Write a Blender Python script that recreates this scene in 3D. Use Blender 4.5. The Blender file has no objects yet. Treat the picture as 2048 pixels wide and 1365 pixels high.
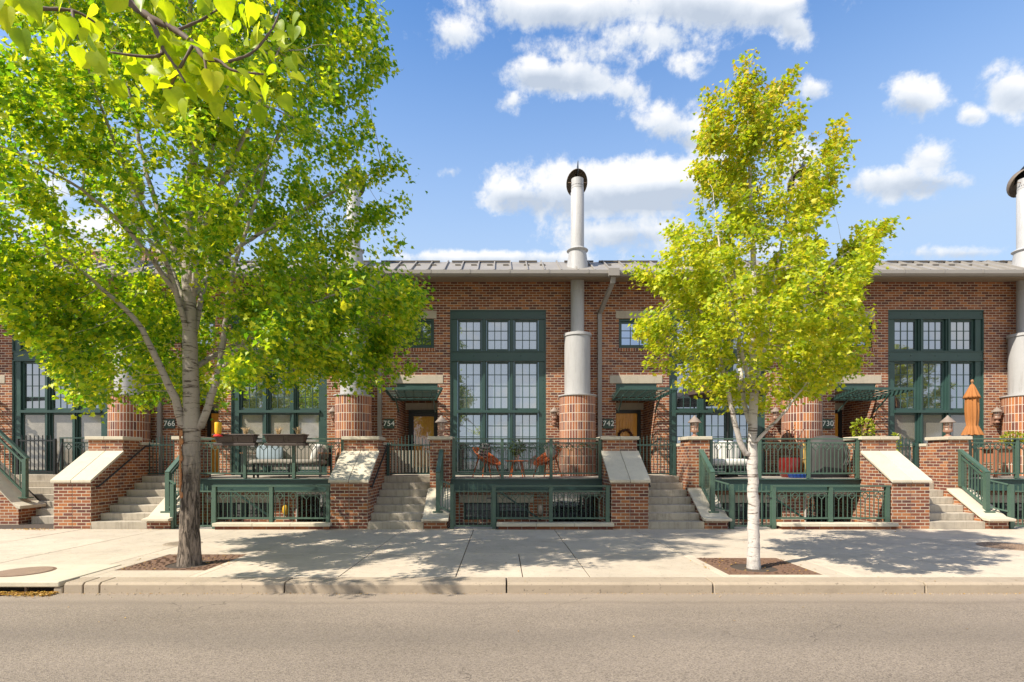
import bpy, bmesh, math, random
import numpy as np
from mathutils import Vector, Matrix
R = math.radians
SC = bpy.context.scene
COL = SC.collection

# ------------------------------------------------------------------ camera
cam_d = bpy.data.cameras.new('camera'); cam = bpy.data.objects.new('camera', cam_d); COL.objects.link(cam)
cam.location = (0, 0, 1.5); cam.rotation_euler = (R(90), 0, 0)
cam_d.sensor_width = 36.0; cam_d.lens = 36.0*1080/2048
cam_d.shift_x = 23/2048; cam_d.shift_y = 235.5/2048
cam_d.clip_start = 0.05; cam_d.clip_end = 3000
SC.camera = cam
# ------------------------------------------------------------------ light
SUN_EL, SUN_AZ = R(46), R(60)              # the sun stands behind the camera, 60 degrees to its left
LX, LY = math.sin(SUN_AZ), math.cos(SUN_AZ)   # horizontal way the light travels
sun_d = bpy.data.lights.new('sun', 'SUN'); sun = bpy.data.objects.new('sun', sun_d); COL.objects.link(sun)
sun_d.energy = 5.0; sun_d.angle = R(0.55); sun_d.color = (1.0, 0.92, 0.78)
sun.rotation_euler = Vector((LX*math.cos(SUN_EL), LY*math.cos(SUN_EL), -math.sin(SUN_EL))).to_track_quat('-Z', 'Y').to_euler()
sun.location = (-20, -12, 30)
SC.view_settings.view_transform = 'Standard'; SC.view_settings.look = 'None'
SC.view_settings.exposure = 0.76; SC.view_settings.gamma = 1.0
SKY_STRENGTH = 0.11
CLOUDS = [  # azimuth tangent, elevation tangent, half sizes (directions on the sky, y = 1) in 1/1080, thickness
 (120, 905, 210, 60, 1.7), (420, 912, 230, 70, 1.7), (560, 905, 84, 60, 1.4), (592, 862, 50, 38, 1.2), (-95, 850, 96, 46, 0.9), (150, 810, 130, 54, 0.8), (300, 850, 150, 40, 0.8),
 (129, 766, 140, 46, 1.7), (70, 780, 62, 40, 1.6), (250, 740, 50, 36, 0.8), (215, 535, 270, 78, 2.0), (330, 560, 170, 66, 1.9), (30, 530, 84, 50, 1.5), (250, 455, 190, 50, 1.3),
 (345, 668, 104, 56, 1.2), (400, 640, 80, 50, 1.1), (630, 738, 42, 30, 1.0), (825, 722, 70, 56, 1.5), (1030, 742, 76, 62, 1.5), (944, 688, 32, 22, 1.0), (790, 556, 130, 48, 1.5), (850, 596, 72, 60, 1.3), (880, 555, 80, 30, 0.9),
 (-10, 402, 260, 19, 1.3), (930, 412, 170, 20, 1.0), (600, 600, 100, 60, 1.2), (375, 790, 40, 28, 0.5), (-860, 455, 180, 32, 1.3), (-930, 520, 70, 46, 0.9),
 (-100, 575, 24, 16, 0.6), (420, 420, 160, 24, 1.2), (-500, 830, 200, 50, 1.0), (28, 718, 30, 24, 0.6)]

def N(nt, typ, ins=None, **kw):
    n = nt.nodes.new(typ)
    for k, v in kw.items(): setattr(n, k, v)
    for k, v in (ins or {}).items():
        s = n.inputs[k]
        if isinstance(v, bpy.types.NodeSocket): nt.links.new(v, s)
        else: s.default_value = v
    return n
def M_(nt, op, a, b=None, c=None, clamp=False):
    ins = {0: a}
    if b is not None: ins[1] = b
    if c is not None: ins[2] = c
    return N(nt, 'ShaderNodeMath', ins, operation=op, use_clamp=clamp).outputs[0]
def mixc(nt, fac, a, b, mode='MIX'):
    n = N(nt, 'ShaderNodeMix', data_type='RGBA', blend_type=mode)
    for i, v in ((0, fac), (6, a), (7, b)):
        if isinstance(v, bpy.types.NodeSocket): nt.links.new(v, n.inputs[i])
        else: n.inputs[i].default_value = v if not isinstance(v, tuple) or len(v) == 4 else (*v, 1)
    return n.outputs[2]
def ramp(nt, fac, stops, interp='LINEAR'):
    n = N(nt, 'ShaderNodeValToRGB', {0: fac}); n.color_ramp.interpolation = interp
    el = n.color_ramp.elements
    while len(el) < len(stops): el.new(0.5)
    for e, (p, c) in zip(el, stops):
        e.position = p; e.color = (*c, 1) if not isinstance(c, (int, float)) else (c, c, c, 1)
    return n.outputs[0]

world = bpy.data.worlds.new('World'); SC.world = world; world.use_nodes = True
nt = world.node_tree; nt.nodes.clear()
sky = N(nt, 'ShaderNodeTexSky', sky_type='NISHITA', sun_disc=False, sun_elevation=SUN_EL, sun_rotation=math.atan2(-LX, -LY),
        altitude=1500, air_density=1.0, dust_density=0.6, ozone_density=2.2)
tc = N(nt, 'ShaderNodeTexCoord')
sep = N(nt, 'ShaderNodeSeparateXYZ', {0: tc.outputs['Generated']})
dy = M_(nt, 'MAXIMUM', sep.outputs[1], 0.08)
gx = M_(nt, 'DIVIDE', sep.outputs[0], dy); gz = M_(nt, 'DIVIDE', sep.outputs[2], dy)
gn = N(nt, 'ShaderNodeCombineXYZ', {0: gx, 1: gz}).outputs[0]
acc = None; acc_z = None
for (cx, cz, rx, rz, kk) in CLOUDS:
    mp = N(nt, 'ShaderNodeMapping', {0: gn, 'Location': (cx/1080, cz/1080, 0), 'Scale': (rx/1080, rz/1080, 1)}, vector_type='TEXTURE')
    ln = N(nt, 'ShaderNodeVectorMath', {0: mp.outputs[0]}, operation='LENGTH').outputs['Value']
    m = M_(nt, 'MULTIPLY', M_(nt, 'SUBTRACT', 1.0, ln), kk)
    acc = m if acc is None else M_(nt, 'MAXIMUM', acc, m)
    bz = M_(nt, 'MULTIPLY', M_(nt, 'MAXIMUM', m, 0.0), N(nt, 'ShaderNodeSeparateXYZ', {0: mp.outputs[0]}).outputs[1])
    acc_z = bz if acc_z is None else M_(nt, 'ADD', acc_z, bz)
n1 = N(nt, 'ShaderNodeTexNoise', {'Vector': tc.outputs['Generated'], 'Scale': 13.0, 'Detail': 10.0, 'Roughness': 0.60, 'Distortion': 0.15})
n2 = N(nt, 'ShaderNodeTexNoise', {'Vector': tc.outputs['Generated'], 'Scale': 4.0, 'Detail': 6.0, 'Roughness': 0.55})
n3 = N(nt, 'ShaderNodeTexNoise', {'Vector': tc.outputs['Generated'], 'Scale': 46.0, 'Detail': 6.0, 'Roughness': 0.65})
front = M_(nt, 'MAXIMUM', acc, -1.2)
back = M_(nt, 'SUBTRACT', M_(nt, 'MULTIPLY', n2.outputs[0], 4.0), 2.05)
isback = N(nt, 'ShaderNodeMapRange', {0: sep.outputs[1], 1: 0.30, 2: 0.05, 3: 0.0, 4: 1.0}).outputs[0]
base = N(nt, 'ShaderNodeMix', {0: isback, 2: front, 3: back}).outputs[0]
dens = M_(nt, 'ADD', base, M_(nt, 'MULTIPLY', M_(nt, 'SUBTRACT', n1.outputs[0], 0.5), 2.9))
dens = M_(nt, 'ADD', dens, M_(nt, 'MULTIPLY', M_(nt, 'SUBTRACT', n3.outputs[0], 0.5), 1.5))
cfac = N(nt, 'ShaderNodeMapRange', {0: dens, 1: -0.05, 2: 0.80, 3: 0.0, 4: 1.0}, interpolation_type='SMOOTHSTEP').outputs[0]
lowf = N(nt, 'ShaderNodeMapRange', {0: sep.outputs[2], 1: -0.02, 2: 0.02, 3: 0.0, 4: 1.0}).outputs[0]
cfac = M_(nt, 'MULTIPLY', M_(nt, 'MULTIPLY', cfac, lowf), 0.94)
shade = M_(nt, 'ADD', M_(nt, 'MULTIPLY', acc_z, 1.3), M_(nt, 'MULTIPLY', M_(nt, 'SUBTRACT', n1.outputs[0], 0.5), 1.6))
ccol = ramp(nt, M_(nt, 'ADD', shade, 0.55), [(0.0, (3.1, 3.5, 4.1)), (0.45, (4.4, 4.7, 5.1)), (0.85, (5.7, 5.7, 5.7))])
blue = mixc(nt, 1.0, sky.outputs[0], (0.98, 1.36, 1.62), 'MULTIPLY')
haze_f = N(nt, 'ShaderNodeMapRange', {0: sep.outputs[2], 1: 0.66, 2: 0.33, 3: 0.0, 4: 1.0}).outputs[0]
haze_f = M_(nt, 'POWER', haze_f, 1.25)
blue = mixc(nt, M_(nt, 'MULTIPLY', haze_f, 0.85), blue, (2.85, 3.75, 4.95))
back_fill = N(nt, 'ShaderNodeMapRange', {0: sep.outputs[1], 1: 0.15, 2: -0.55, 3: 0.0, 4: 1.0}, interpolation_type='SMOOTHSTEP').outputs[0]  # added fill light: warm brightening of the sky behind the camera, for the facades
back_fill = M_(nt, 'MULTIPLY', back_fill, lowf)
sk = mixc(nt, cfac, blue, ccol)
sk = mixc(nt, M_(nt, 'MULTIPLY', back_fill, 0.42), sk, (8.2, 7.6, 6.9))
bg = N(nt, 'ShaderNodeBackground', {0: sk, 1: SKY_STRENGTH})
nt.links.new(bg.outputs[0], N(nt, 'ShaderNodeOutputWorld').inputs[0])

# ------------------------------------------------------------------ materials
MAT = {}
def newmat(name):
    m = bpy.data.materials.new(name); m.use_nodes = True
    t = m.node_tree; t.nodes.clear(); MAT[name] = m
    return m, t
def finish(t, sh): t.links.new(sh, N(t, 'ShaderNodeOutputMaterial').inputs[0])
def pos(t): return N(t, 'ShaderNodeNewGeometry').outputs['Position']
def noise(t, scale, detail=4, rough=0.6, vec=None, dist=0.0):
    return N(t, 'ShaderNodeTexNoise', {'Vector': vec if vec is not None else pos(t), 'Scale': scale, 'Detail': detail, 'Roughness': rough, 'Distortion': dist}).outputs[0]
def scaled(t, vec, s): return N(t, 'ShaderNodeVectorMath', {0: vec, 1: s}, operation='MULTIPLY').outputs[0]
def paint(name, col, rough=0.45, var=0.18, sc=2.5, metal=0.0, bump=0.0, bsc=60, spec=0.5, fine=0.06):
    m, t = newmat(name)
    a = noise(t, sc, 5); f = noise(t, 55, 3)
    v = M_(t, 'ADD', M_(t, 'MULTIPLY', M_(t, 'SUBTRACT', a, 0.5), 2*var), M_(t, 'MULTIPLY', M_(t, 'SUBTRACT', f, 0.5), 2*fine))
    v = M_(t, 'ADD', v, 1.0)
    c = N(t, 'ShaderNodeVectorMath', {0: col, 3: v}, operation='SCALE').outputs[0]
    ins = {'Base Color': c, 'Roughness': M_(t, 'ADD', rough, M_(t, 'MULTIPLY', M_(t, 'SUBTRACT', a, 0.5), 0.25), clamp=True), 'Metallic': metal, 'Specular IOR Level': spec}
    if bump:
        b = N(t, 'ShaderNodeBump', {'Height': noise(t, bsc, 5, 0.65), 'Strength': bump, 'Distance': 0.01})
        ins['Normal'] = b.outputs[0]
    finish(t, N(t, 'ShaderNodeBsdfPrincipled', ins).outputs[0]); return m

BRICKS = [(0.0, (0.105, 0.046, 0.038)), (0.2, (0.155, 0.055, 0.040)), (0.5, (0.215, 0.075, 0.038)), (0.78, (0.28, 0.100, 0.044)), (0.93, (0.37, 0.145, 0.054)), (1.0, (0.27, 0.125, 0.075))]
def brickmat(name, w, h, offset, swap=False, seed=0.0, dark=1.0, ms=0.0070, mortar=(0.56, 0.48, 0.37)):
    m, t = newmat(name)
    uv = N(t, 'ShaderNodeUVMap').outputs[0]
    if swap:
        s = N(t, 'ShaderNodeSeparateXYZ', {0: uv}); uv = N(t, 'ShaderNodeCombineXYZ', {0: s.outputs[1], 1: s.outputs[0]}).outputs[0]
    # unit shift so that neighbouring houses do not repeat each other's bricks
    inf = N(t, 'ShaderNodeObjectInfo'); ip = N(t, 'ShaderNodeSeparateXYZ', {0: inf.outputs['Location']})
    k = M_(t, 'MULTIPLY', M_(t, 'ROUND', M_(t, 'MULTIPLY', ip.outputs[0], 0.5)), h*34 if swap else w*12)
    uv = N(t, 'ShaderNodeVectorMath', {0: uv, 1: N(t, 'ShaderNodeCombineXYZ', {1 if swap else 0: k}).outputs[0]}, operation='ADD').outputs[0]
    b = N(t, 'ShaderNodeTexBrick', {'Vector': uv, 'Color1': (0, 0, 0, 1), 'Color2': (1, 1, 1, 1), 'Mortar': (0.5, 0.5, 0.5, 1), 'Scale': 1.0, 'Mortar Size': ms,
        'Mortar Smooth': 0.15, 'Bias': 0.0, 'Brick Width': w, 'Row Height': h}, offset=offset, offset_frequency=2, squash=1.0)
    rnd = N(t, 'ShaderNodeSeparateColor', {0: b.outputs[0]}).outputs[0]
    big = noise(t, 0.9, 4)
    rnd = M_(t, 'ADD', rnd, M_(t, 'MULTIPLY', M_(t, 'SUBTRACT', big, 0.5), 0.35), clamp=True)
    c = ramp(t, rnd, [(p, tuple(x*dark for x in q)) for p, q in BRICKS])
    g = noise(t, 70, 4, 0.7)
    c = mixc(t, 1.0, c, ramp(t, g, [(0.25, 0.72), (0.75, 1.25)]), 'MULTIPLY')
    mg = mixc(t, noise(t, 7, 4), mortar, tuple(x*0.72 for x in mortar))
    c = mixc(t, b.outputs['Fac'], c, mg)
    wash = ramp(t, noise(t, 1.6, 6, 0.7), [(0.56, 0.0), (0.8, 0.22)])
    c = mixc(t, wash, c, (0.45, 0.38, 0.32))
    hgt = M_(t, 'ADD', M_(t, 'SUBTRACT', 1.0, b.outputs['Fac']), M_(t, 'MULTIPLY', g, 0.35))
    bp = N(t, 'ShaderNodeBump', {'Height': hgt, 'Strength': 0.6, 'Distance': 0.006})
    finish(t, N(t, 'ShaderNodeBsdfPrincipled', {'Base Color': c, 'Roughness': 0.88, 'Specular IOR Level': 0.25, 'Normal': bp.outputs[0]}).outputs[0]); return m
brickmat('brick', 0.196, 0.069, 0.5)
brickmat('brick_soldier', 0.225, 0.074, 0.0, swap=True, dark=1.1, ms=0.0075, mortar=(0.66, 0.57, 0.47))
brickmat('brick_sill', 0.20, 0.072, 0.0, swap=True)
brickmat('brick_tan', 0.30, 0.09, 0.5, dark=0.8, mortar=(0.3, 0.24, 0.2))

def concrete(name, col, var=0.16, stain=0.25, rough=0.85, spot=0.0, bump=0.25, streak=0.0):
    m, t = newmat(name)
    a = noise(t, 1.1, 6, 0.65); b = noise(t, 9, 5, 0.7); f = noise(t, 160, 3, 0.7)
    v = M_(t, 'ADD', 1.0, M_(t, 'MULTIPLY', M_(t, 'SUBTRACT', a, 0.5), 2.4*var))
    v = M_(t, 'ADD', v, M_(t, 'MULTIPLY', M_(t, 'SUBTRACT', b, 0.5), 1.3*var))
    v = M_(t, 'ADD', v, M_(t, 'MULTIPLY', M_(t, 'SUBTRACT', f, 0.5), 0.42))
    rv = N(t, 'ShaderNodeNewGeometry').outputs['Random Per Island']
    v = M_(t, 'MULTIPLY', v, M_(t, 'ADD', 0.92, M_(t, 'MULTIPLY', rv, 0.14)))
    c = N(t, 'ShaderNodeVectorMath', {0: col, 3: v}, operation='SCALE').outputs[0]
    st = ramp(t, noise(t, 2.7, 7, 0.72, dist=0.6), [(0.52, 0.0), (0.72, stain)])
    c = mixc(t, st, c, tuple(x*0.45 for x in col))
    if streak:
        sv = scaled(t, pos(t), (1, 1, 0.09))
        c = mixc(t, ramp(t, noise(t, 14, 4, 0.7, vec=sv), [(0.5, 0.0), (0.75, streak)]), c, (0.10, 0.085, 0.065))
    if spot:
        c = mixc(t, ramp(t, noise(t, 26, 2, 0.5), [(0.655, 0.0), (0.70, spot)]), c, (0.07, 0.055, 0.045))
    bp = N(t, 'ShaderNodeBump', {'Height': M_(t, 'ADD', f, b), 'Strength': bump, 'Distance': 0.006})
    finish(t, N(t, 'ShaderNodeBsdfPrincipled', {'Base Color': c, 'Roughness': rough, 'Specular IOR Level': 0.25, 'Normal': bp.outputs[0]}).outputs[0]); return m
concrete('sidewalk', (0.48, 0.41, 0.325), spot=0.5, var=0.20, stain=0.40)
concrete('kerb', (0.35, 0.285, 0.215), spot=0.5, stain=0.4, bump=0.5)
concrete('step', (0.42, 0.37, 0.30), stain=0.45, streak=0.5)
concrete('coping', (0.52, 0.465, 0.365), stain=0.2, spot=0.15)
concrete('lintel', (0.42, 0.37, 0.295), stain=0.2, streak=0.25)
concrete('deck_floor', (0.36, 0.33, 0.28))
concrete('pit', (0.46, 0.42, 0.36))
concrete('joint', (0.07, 0.055, 0.045))

m, t = newmat('asphalt')
P = pos(t); sp = N(t, 'ShaderNodeSeparateXYZ', {0: P})
vor = N(t, 'ShaderNodeTexVoronoi', {'Vector': P, 'Scale': 110.0}); rc = N(t, 'ShaderNodeSeparateColor', {0: vor.outputs['Color']}).outputs[0]
fn = noise(t, 55, 6, 0.75)
c = ramp(t, M_(t, 'ADD', M_(t, 'MULTIPLY', rc, 0.55), M_(t, 'MULTIPLY', fn, 0.45)), [(0.12, (0.090, 0.074, 0.062)), (0.42, (0.205, 0.168, 0.134)), (0.8, (0.285, 0.235, 0.188)), (0.95, (0.43, 0.365, 0.31))])
c = mixc(t, 1.0, c, ramp(t, noise(t, 0.6, 7, 0.62, vec=scaled(t, P, (0.30, 1, 1))), [(0.3, 0.80), (0.7, 1.14)]), 'MULTIPLY')
dust = N(t, 'ShaderNodeMapRange', {0: M_(t, 'ADD', sp.outputs[1], M_(t, 'MULTIPLY', M_(t, 'SUBTRACT', noise(t, 1.4, 5), 0.5), 0.5)), 1: 5.75, 2: 6.40, 3: 0.0, 4: 0.7}).outputs[0]
c = mixc(t, dust, c, mixc(t, noise(t, 80, 4, 0.7), (0.23, 0.185, 0.145), (0.36, 0.292, 0.228)))
seam = N(t, 'ShaderNodeMapRange', {0: M_(t, 'ABSOLUTE', M_(t, 'SUBTRACT', M_(t, 'ADD', sp.outputs[1], M_(t, 'MULTIPLY', M_(t, 'SUBTRACT', noise(t, 1.1, 5), 0.5), 0.25)), 6.12)), 1: 0.10, 2: 0.0, 3: 0.0, 4: 0.28}).outputs[0]
c = mixc(t, seam, c, (0.10, 0.08, 0.062))
lane = N(t, 'ShaderNodeMapRange', {0: M_(t, 'ABSOLUTE', M_(t, 'SUBTRACT', M_(t, 'ADD', sp.outputs[1], M_(t, 'MULTIPLY', noise(t, 0.5, 4), 0.5)), 5.2)), 1: 0.45, 2: 0.05, 3: 0.0, 4: 0.30}).outputs[0]
c = mixc(t, lane, c, (0.125, 0.106, 0.09))
wear = ramp(t, noise(t, 0.9, 7, 0.75, vec=scaled(t, P, (0.12, 1.2, 1))), [(0.50, 0.0), (0.66, 0.4)])
c = mixc(t, wear, c, (0.20, 0.165, 0.135))
spots = ramp(t, noise(t, 3.3, 3, 0.5), [(0.70, 0.0), (0.76, 0.35)])
c = mixc(t, spots, c, (0.10, 0.085, 0.072))
ed = N(t, 'ShaderNodeTexVoronoi', {'Vector': N(t, 'ShaderNodeVectorMath', {0: P, 1: N(t, 'ShaderNodeVectorMath', {0: N(t, 'ShaderNodeTexNoise', {'Vector': P, 'Scale': 3.0, 'Detail': 6.0}).outputs[1], 3: 0.5}, operation='SCALE').outputs[0]}, operation='ADD').outputs[0], 'Scale': 0.55}, feature='DISTANCE_TO_EDGE').outputs['Distance']
crack = M_(t, 'MULTIPLY', N(t, 'ShaderNodeMapRange', {0: ed, 1: 0.005, 2: 0.0015, 3: 0.0, 4: 0.55}).outputs[0], ramp(t, noise(t, 0.45, 2), [(0.52, 0.0), (0.60, 1.0)]))
c = mixc(t, crack, c, (0.055, 0.045, 0.038))
bp = N(t, 'ShaderNodeBump', {'Height': M_(t, 'ADD', vor.outputs['Distance'], fn), 'Strength': 0.5, 'Distance': 0.006})
finish(t, N(t, 'ShaderNodeBsdfPrincipled', {'Base Color': c, 'Roughness': 0.9, 'Specular IOR Level': 0.3, 'Normal': bp.outputs[0]}).outputs[0])

def glass(name, col, refl, tint=(0.82, 0.9, 1.0), rough=0.02, wav=0.03):
    m, t = newmat(name)
    bp = N(t, 'ShaderNodeBump', {'Height': noise(t, 1.6, 2), 'Strength': wav, 'Distance': 0.05})
    d = N(t, 'ShaderNodeBsdfPrincipled', {'Base Color': (*col, 1), 'Roughness': 0.25, 'Specular IOR Level': 0.4})
    g = N(t, 'ShaderNodeBsdfGlossy', {0: (*tint, 1), 1: rough, 'Normal': bp.outputs[0]})
    mx = N(t, 'ShaderNodeMixShader', {0: refl, 1: d.outputs[0], 2: g.outputs[0]})
    finish(t, mx.outputs[0]); return m
glass('glass_blind', (0.10, 0.11, 0.115), 0.33, tint=(0.86, 0.93, 1.0))
glass('glass_dark', (0.016, 0.020, 0.022), 0.34)
glass('glass_blue', (0.012, 0.016, 0.022), 0.45, tint=(0.55, 0.72, 1.0))
glass('glass_basement', (0.055, 0.055, 0.055), 0.10)
m, t = newmat('screen')       # beige insect screen cloth seen close
w1 = noise(t, 4, 5); w2 = noise(t, 160, 2, 0.5, vec=scaled(t, pos(t), (1, 1, 0.25)))
c = ramp(t, M_(t, 'ADD', M_(t, 'MULTIPLY', w1, 0.5), M_(t, 'MULTIPLY', w2, 0.5)), [(0.3, (0.14, 0.125, 0.10)), (0.7, (0.31, 0.28, 0.23))])
d = N(t, 'ShaderNodeBsdfPrincipled', {'Base Color': c, 'Roughness': 0.6})
g = N(t, 'ShaderNodeBsdfGlossy', {0: (0.9, 0.95, 1, 1), 1: 0.05})
finish(t, N(t, 'ShaderNodeMixShader', {0: 0.10, 1: d.outputs[0], 2: g.outputs[0]}).outputs[0])
m, t = newmat('screen_dark')
w2 = noise(t, 120, 2, 0.5, vec=scaled(t, pos(t), (0.3, 1, 1)))
c = ramp(t, w2, [(0.3, (0.11, 0.10, 0.085)), (0.7, (0.20, 0.185, 0.16))])
d = N(t, 'ShaderNodeBsdfPrincipled', {'Base Color': c, 'Roughness': 0.6})
g = N(t, 'ShaderNodeBsdfGlossy', {0: (0.9, 0.95, 1, 1), 1: 0.05})
finish(t, N(t, 'ShaderNodeMixShader', {0: 0.10, 1: d.outputs[0], 2: g.outputs[0]}).outputs[0])
m, t = newmat('mesh_cloth')    # see-through privacy net
d = N(t, 'ShaderNodeBsdfDiffuse', {0: (0.030, 0.022, 0.018, 1)})
tr = N(t, 'ShaderNodeBsdfTransparent')
hole = M_(t, 'ADD', 0.40, M_(t, 'MULTIPLY', M_(t, 'SUBTRACT', noise(t, 5, 4), 0.5), 0.4))
finish(t, N(t, 'ShaderNodeMixShader', {0: hole, 1: tr.outputs[0], 2: d.outputs[0]}).outputs[0])

paint('green', (0.058, 0.104, 0.076), 0.42, 0.20)
paint('green_window', (0.026, 0.062, 0.054), 0.42, 0.22)
paint('green_dark', (0.010, 0.034, 0.028), 0.45)
paint('black_metal', (0.016, 0.018, 0.019), 0.45)
concrete('pipe', (0.38, 0.375, 0.375), var=0.07, stain=0.12, rough=0.5, streak=0.30, bump=0.03)
paint('hood_inside', (0.15, 0.115, 0.085), 0.6, 0.3)
paint('gutter', (0.23, 0.21, 0.19), 0.45, 0.10)
paint('soffit', (0.23, 0.18, 0.125), 0.6, 0.12)
paint('roof_metal', (0.25, 0.23, 0.205), 0.5, 0.22)
paint('roof_dark', (0.10, 0.085, 0.07), 0.5)
paint('solar', (0.012, 0.014, 0.02), 0.2)
paint('door_frame', (0.012, 0.013, 0.014), 0.4)
paint('copper', (0.30, 0.165, 0.115), 0.5, 0.3, sc=9)
paint('lamp_roof', (0.22, 0.175, 0.145), 0.5, 0.3, sc=9)
paint('lamp_glass', (0.42, 0.33, 0.27), 0.15, 0.2, sc=20)
paint('sign_green', (0.018, 0.045, 0.032), 0.4)
paint('white_letter', (0.72, 0.72, 0.66), 0.5, 0.03)
paint('white_trim', (0.5, 0.47, 0.43), 0.5)
paint('orange', (0.74, 0.17, 0.04), 0.45, 0.12)
paint('wicker', (0.10, 0.075, 0.055), 0.7, 0.3, sc=20, bump=0.4)
paint('planter_brown', (0.062, 0.043, 0.038), 0.5, 0.12)
paint('cushion_beige', (0.24, 0.215, 0.18), 0.9, 0.12, bump=0.2, bsc=20)
paint('cushion_white', (0.62, 0.60, 0.56), 0.9, 0.10, bump=0.2, bsc=18)
paint('cushion_blue', (0.21, 0.26, 0.29), 0.9, 0.10, bump=0.2, bsc=18)
paint('grill_cover', (0.052, 0.048, 0.046), 0.7, 0.2, bump=0.5, bsc=7)
paint('red_glaze', (0.12, 0.010, 0.008), 0.12, 0.15)
paint('blue_plastic', (0.015, 0.06, 0.30), 0.35)
paint('bamboo', (0.50, 0.31, 0.07), 0.5, 0.2, sc=12)
paint('terracotta', (0.34, 0.13, 0.065), 0.8, 0.2)
paint('umbrella_cloth', (0.33, 0.125, 0.030), 0.8, 0.12, bump=0.2, bsc=14)
paint('yellow_plastic', (0.75, 0.42, 0.02), 0.3, 0.1)
paint('red_plastic', (0.6, 0.03, 0.03), 0.35, 0.1)
paint('straw', (0.50, 0.36, 0.20), 0.8, 0.3, sc=30)
paint('yellow_bulb', (0.55, 0.33, 0.03), 0.25)
paint('iron_grate', (0.155, 0.088, 0.055), 0.75, 0.35, sc=14, bump=0.6, bsc=40)
paint('iron_cover', (0.25, 0.17, 0.115), 0.7, 0.3, sc=10, bump=0.4, bsc=90)
paint('soil', (0.045, 0.032, 0.024), 0.95, 0.3, bump=0.8, bsc=50)
paint('twig', (0.11, 0.075, 0.055), 0.8, 0.3, sc=30)

m, t = newmat('door_wood')
gv = scaled(t, pos(t), (9, 1, 0.7))
c = ramp(t, noise(t, 5, 6, 0.6, vec=gv, dist=0.5), [(0.25, (0.60, 0.24, 0.028)), (0.55, (0.82, 0.38, 0.05)), (0.8, (0.88, 0.48, 0.085))])
finish(t, N(t, 'ShaderNodeBsdfPrincipled', {'Base Color': c, 'Roughness': 0.32, 'Coat Weight': 0.3}).outputs[0])
m, t = newmat('deck_wood')
c = ramp(t, noise(t, 6, 6, 0.6, vec=scaled(t, pos(t), (1, 9, 6))), [(0.3, (0.16, 0.075, 0.03)), (0.7, (0.34, 0.17, 0.075))])
finish(t, N(t, 'ShaderNodeBsdfPrincipled', {'Base Color': c, 'Roughness': 0.5}).outputs[0])
m, t = newmat('pattern_cloth')
ob = N(t, 'ShaderNodeTexCoord').outputs['Object']
ck = N(t, 'ShaderNodeTexChecker', {'Vector': N(t, 'ShaderNodeMapping', {0: ob, 'Rotation': (0, 0.785, 0)}).outputs[0], 'Scale': 17.0}).outputs['Fac']
wv = N(t, 'ShaderNodeTexWave', {'Vector': ob, 'Scale': 4.2, 'Distortion': 0.0}, bands_direction='Z').outputs['Fac']
c = mixc(t, M_(t, 'GREATER_THAN', M_(t, 'ADD', M_(t, 'MULTIPLY', ck, 0.5), M_(t, 'MULTIPLY', wv, 0.6)), 0.52), (0.02, 0.02, 0.022), (0.62, 0.58, 0.54))
finish(t, N(t, 'ShaderNodeBsdfPrincipled', {'Base Color': c, 'Roughness': 0.9}).outputs[0])

def bark(name, pale, dark, low, lowz):
    m, t = newmat(name)
    ob = N(t, 'ShaderNodeTexCoord').outputs['Object']; z = N(t, 'ShaderNodeSeparateXYZ', {0: ob}).outputs[2]
    v = noise(t, 13, 6, 0.7, vec=scaled(t, ob, (1.6, 1.6, 0.22)), dist=1.2)
    h = noise(t, 8, 5, 0.7, vec=scaled(t, ob, (0.5, 0.5, 2.6)), dist=0.8)
    lowf = N(t, 'ShaderNodeMapRange', {0: M_(t, 'ADD', z, M_(t, 'MULTIPLY', M_(t, 'SUBTRACT', noise(t, 3, 3), 0.5), 0.9)), 1: lowz, 2: lowz-0.9, 3: 0.0, 4: 1.0}).outputs[0]
    g = noise(t, 30, 5, 0.7)
    c = mixc(t, g, pale, tuple(x*0.72 for x in pale))
    c = mixc(t, ramp(t, h, [(0.55, 0.0), (0.62, 0.9)]), c, dark)
    c2 = mixc(t, ramp(t, v, [(0.44, 1.0), (0.58, 0.0)]), low, tuple(x*0.20 for x in low))
    c = mixc(t, lowf, c, c2)
    bp = N(t, 'ShaderNodeBump', {'Height': M_(t, 'ADD', M_(t, 'MULTIPLY', M_(t, 'MULTIPLY', v, lowf), 2.2), M_(t, 'MULTIPLY', g, 0.4)), 'Strength': 0.9, 'Distance': 0.025})
    finish(t, N(t, 'ShaderNodeBsdfPrincipled', {'Base Color': c, 'Roughness': 0.9, 'Specular IOR Level': 0.2, 'Normal': bp.outputs[0]}).outputs[0])
bark('bark_gray', (0.42, 0.37, 0.32), (0.07, 0.05, 0.04), (0.29, 0.232, 0.185), 1.95)
bark('bark_white', (0.58, 0.535, 0.50), (0.10, 0.07, 0.055), (0.6, 0.56, 0.53), 0.2)
paint('bark_torn', (0.36, 0.16, 0.065), 0.9, 0.4, sc=18, bump=0.8, bsc=30)

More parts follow.
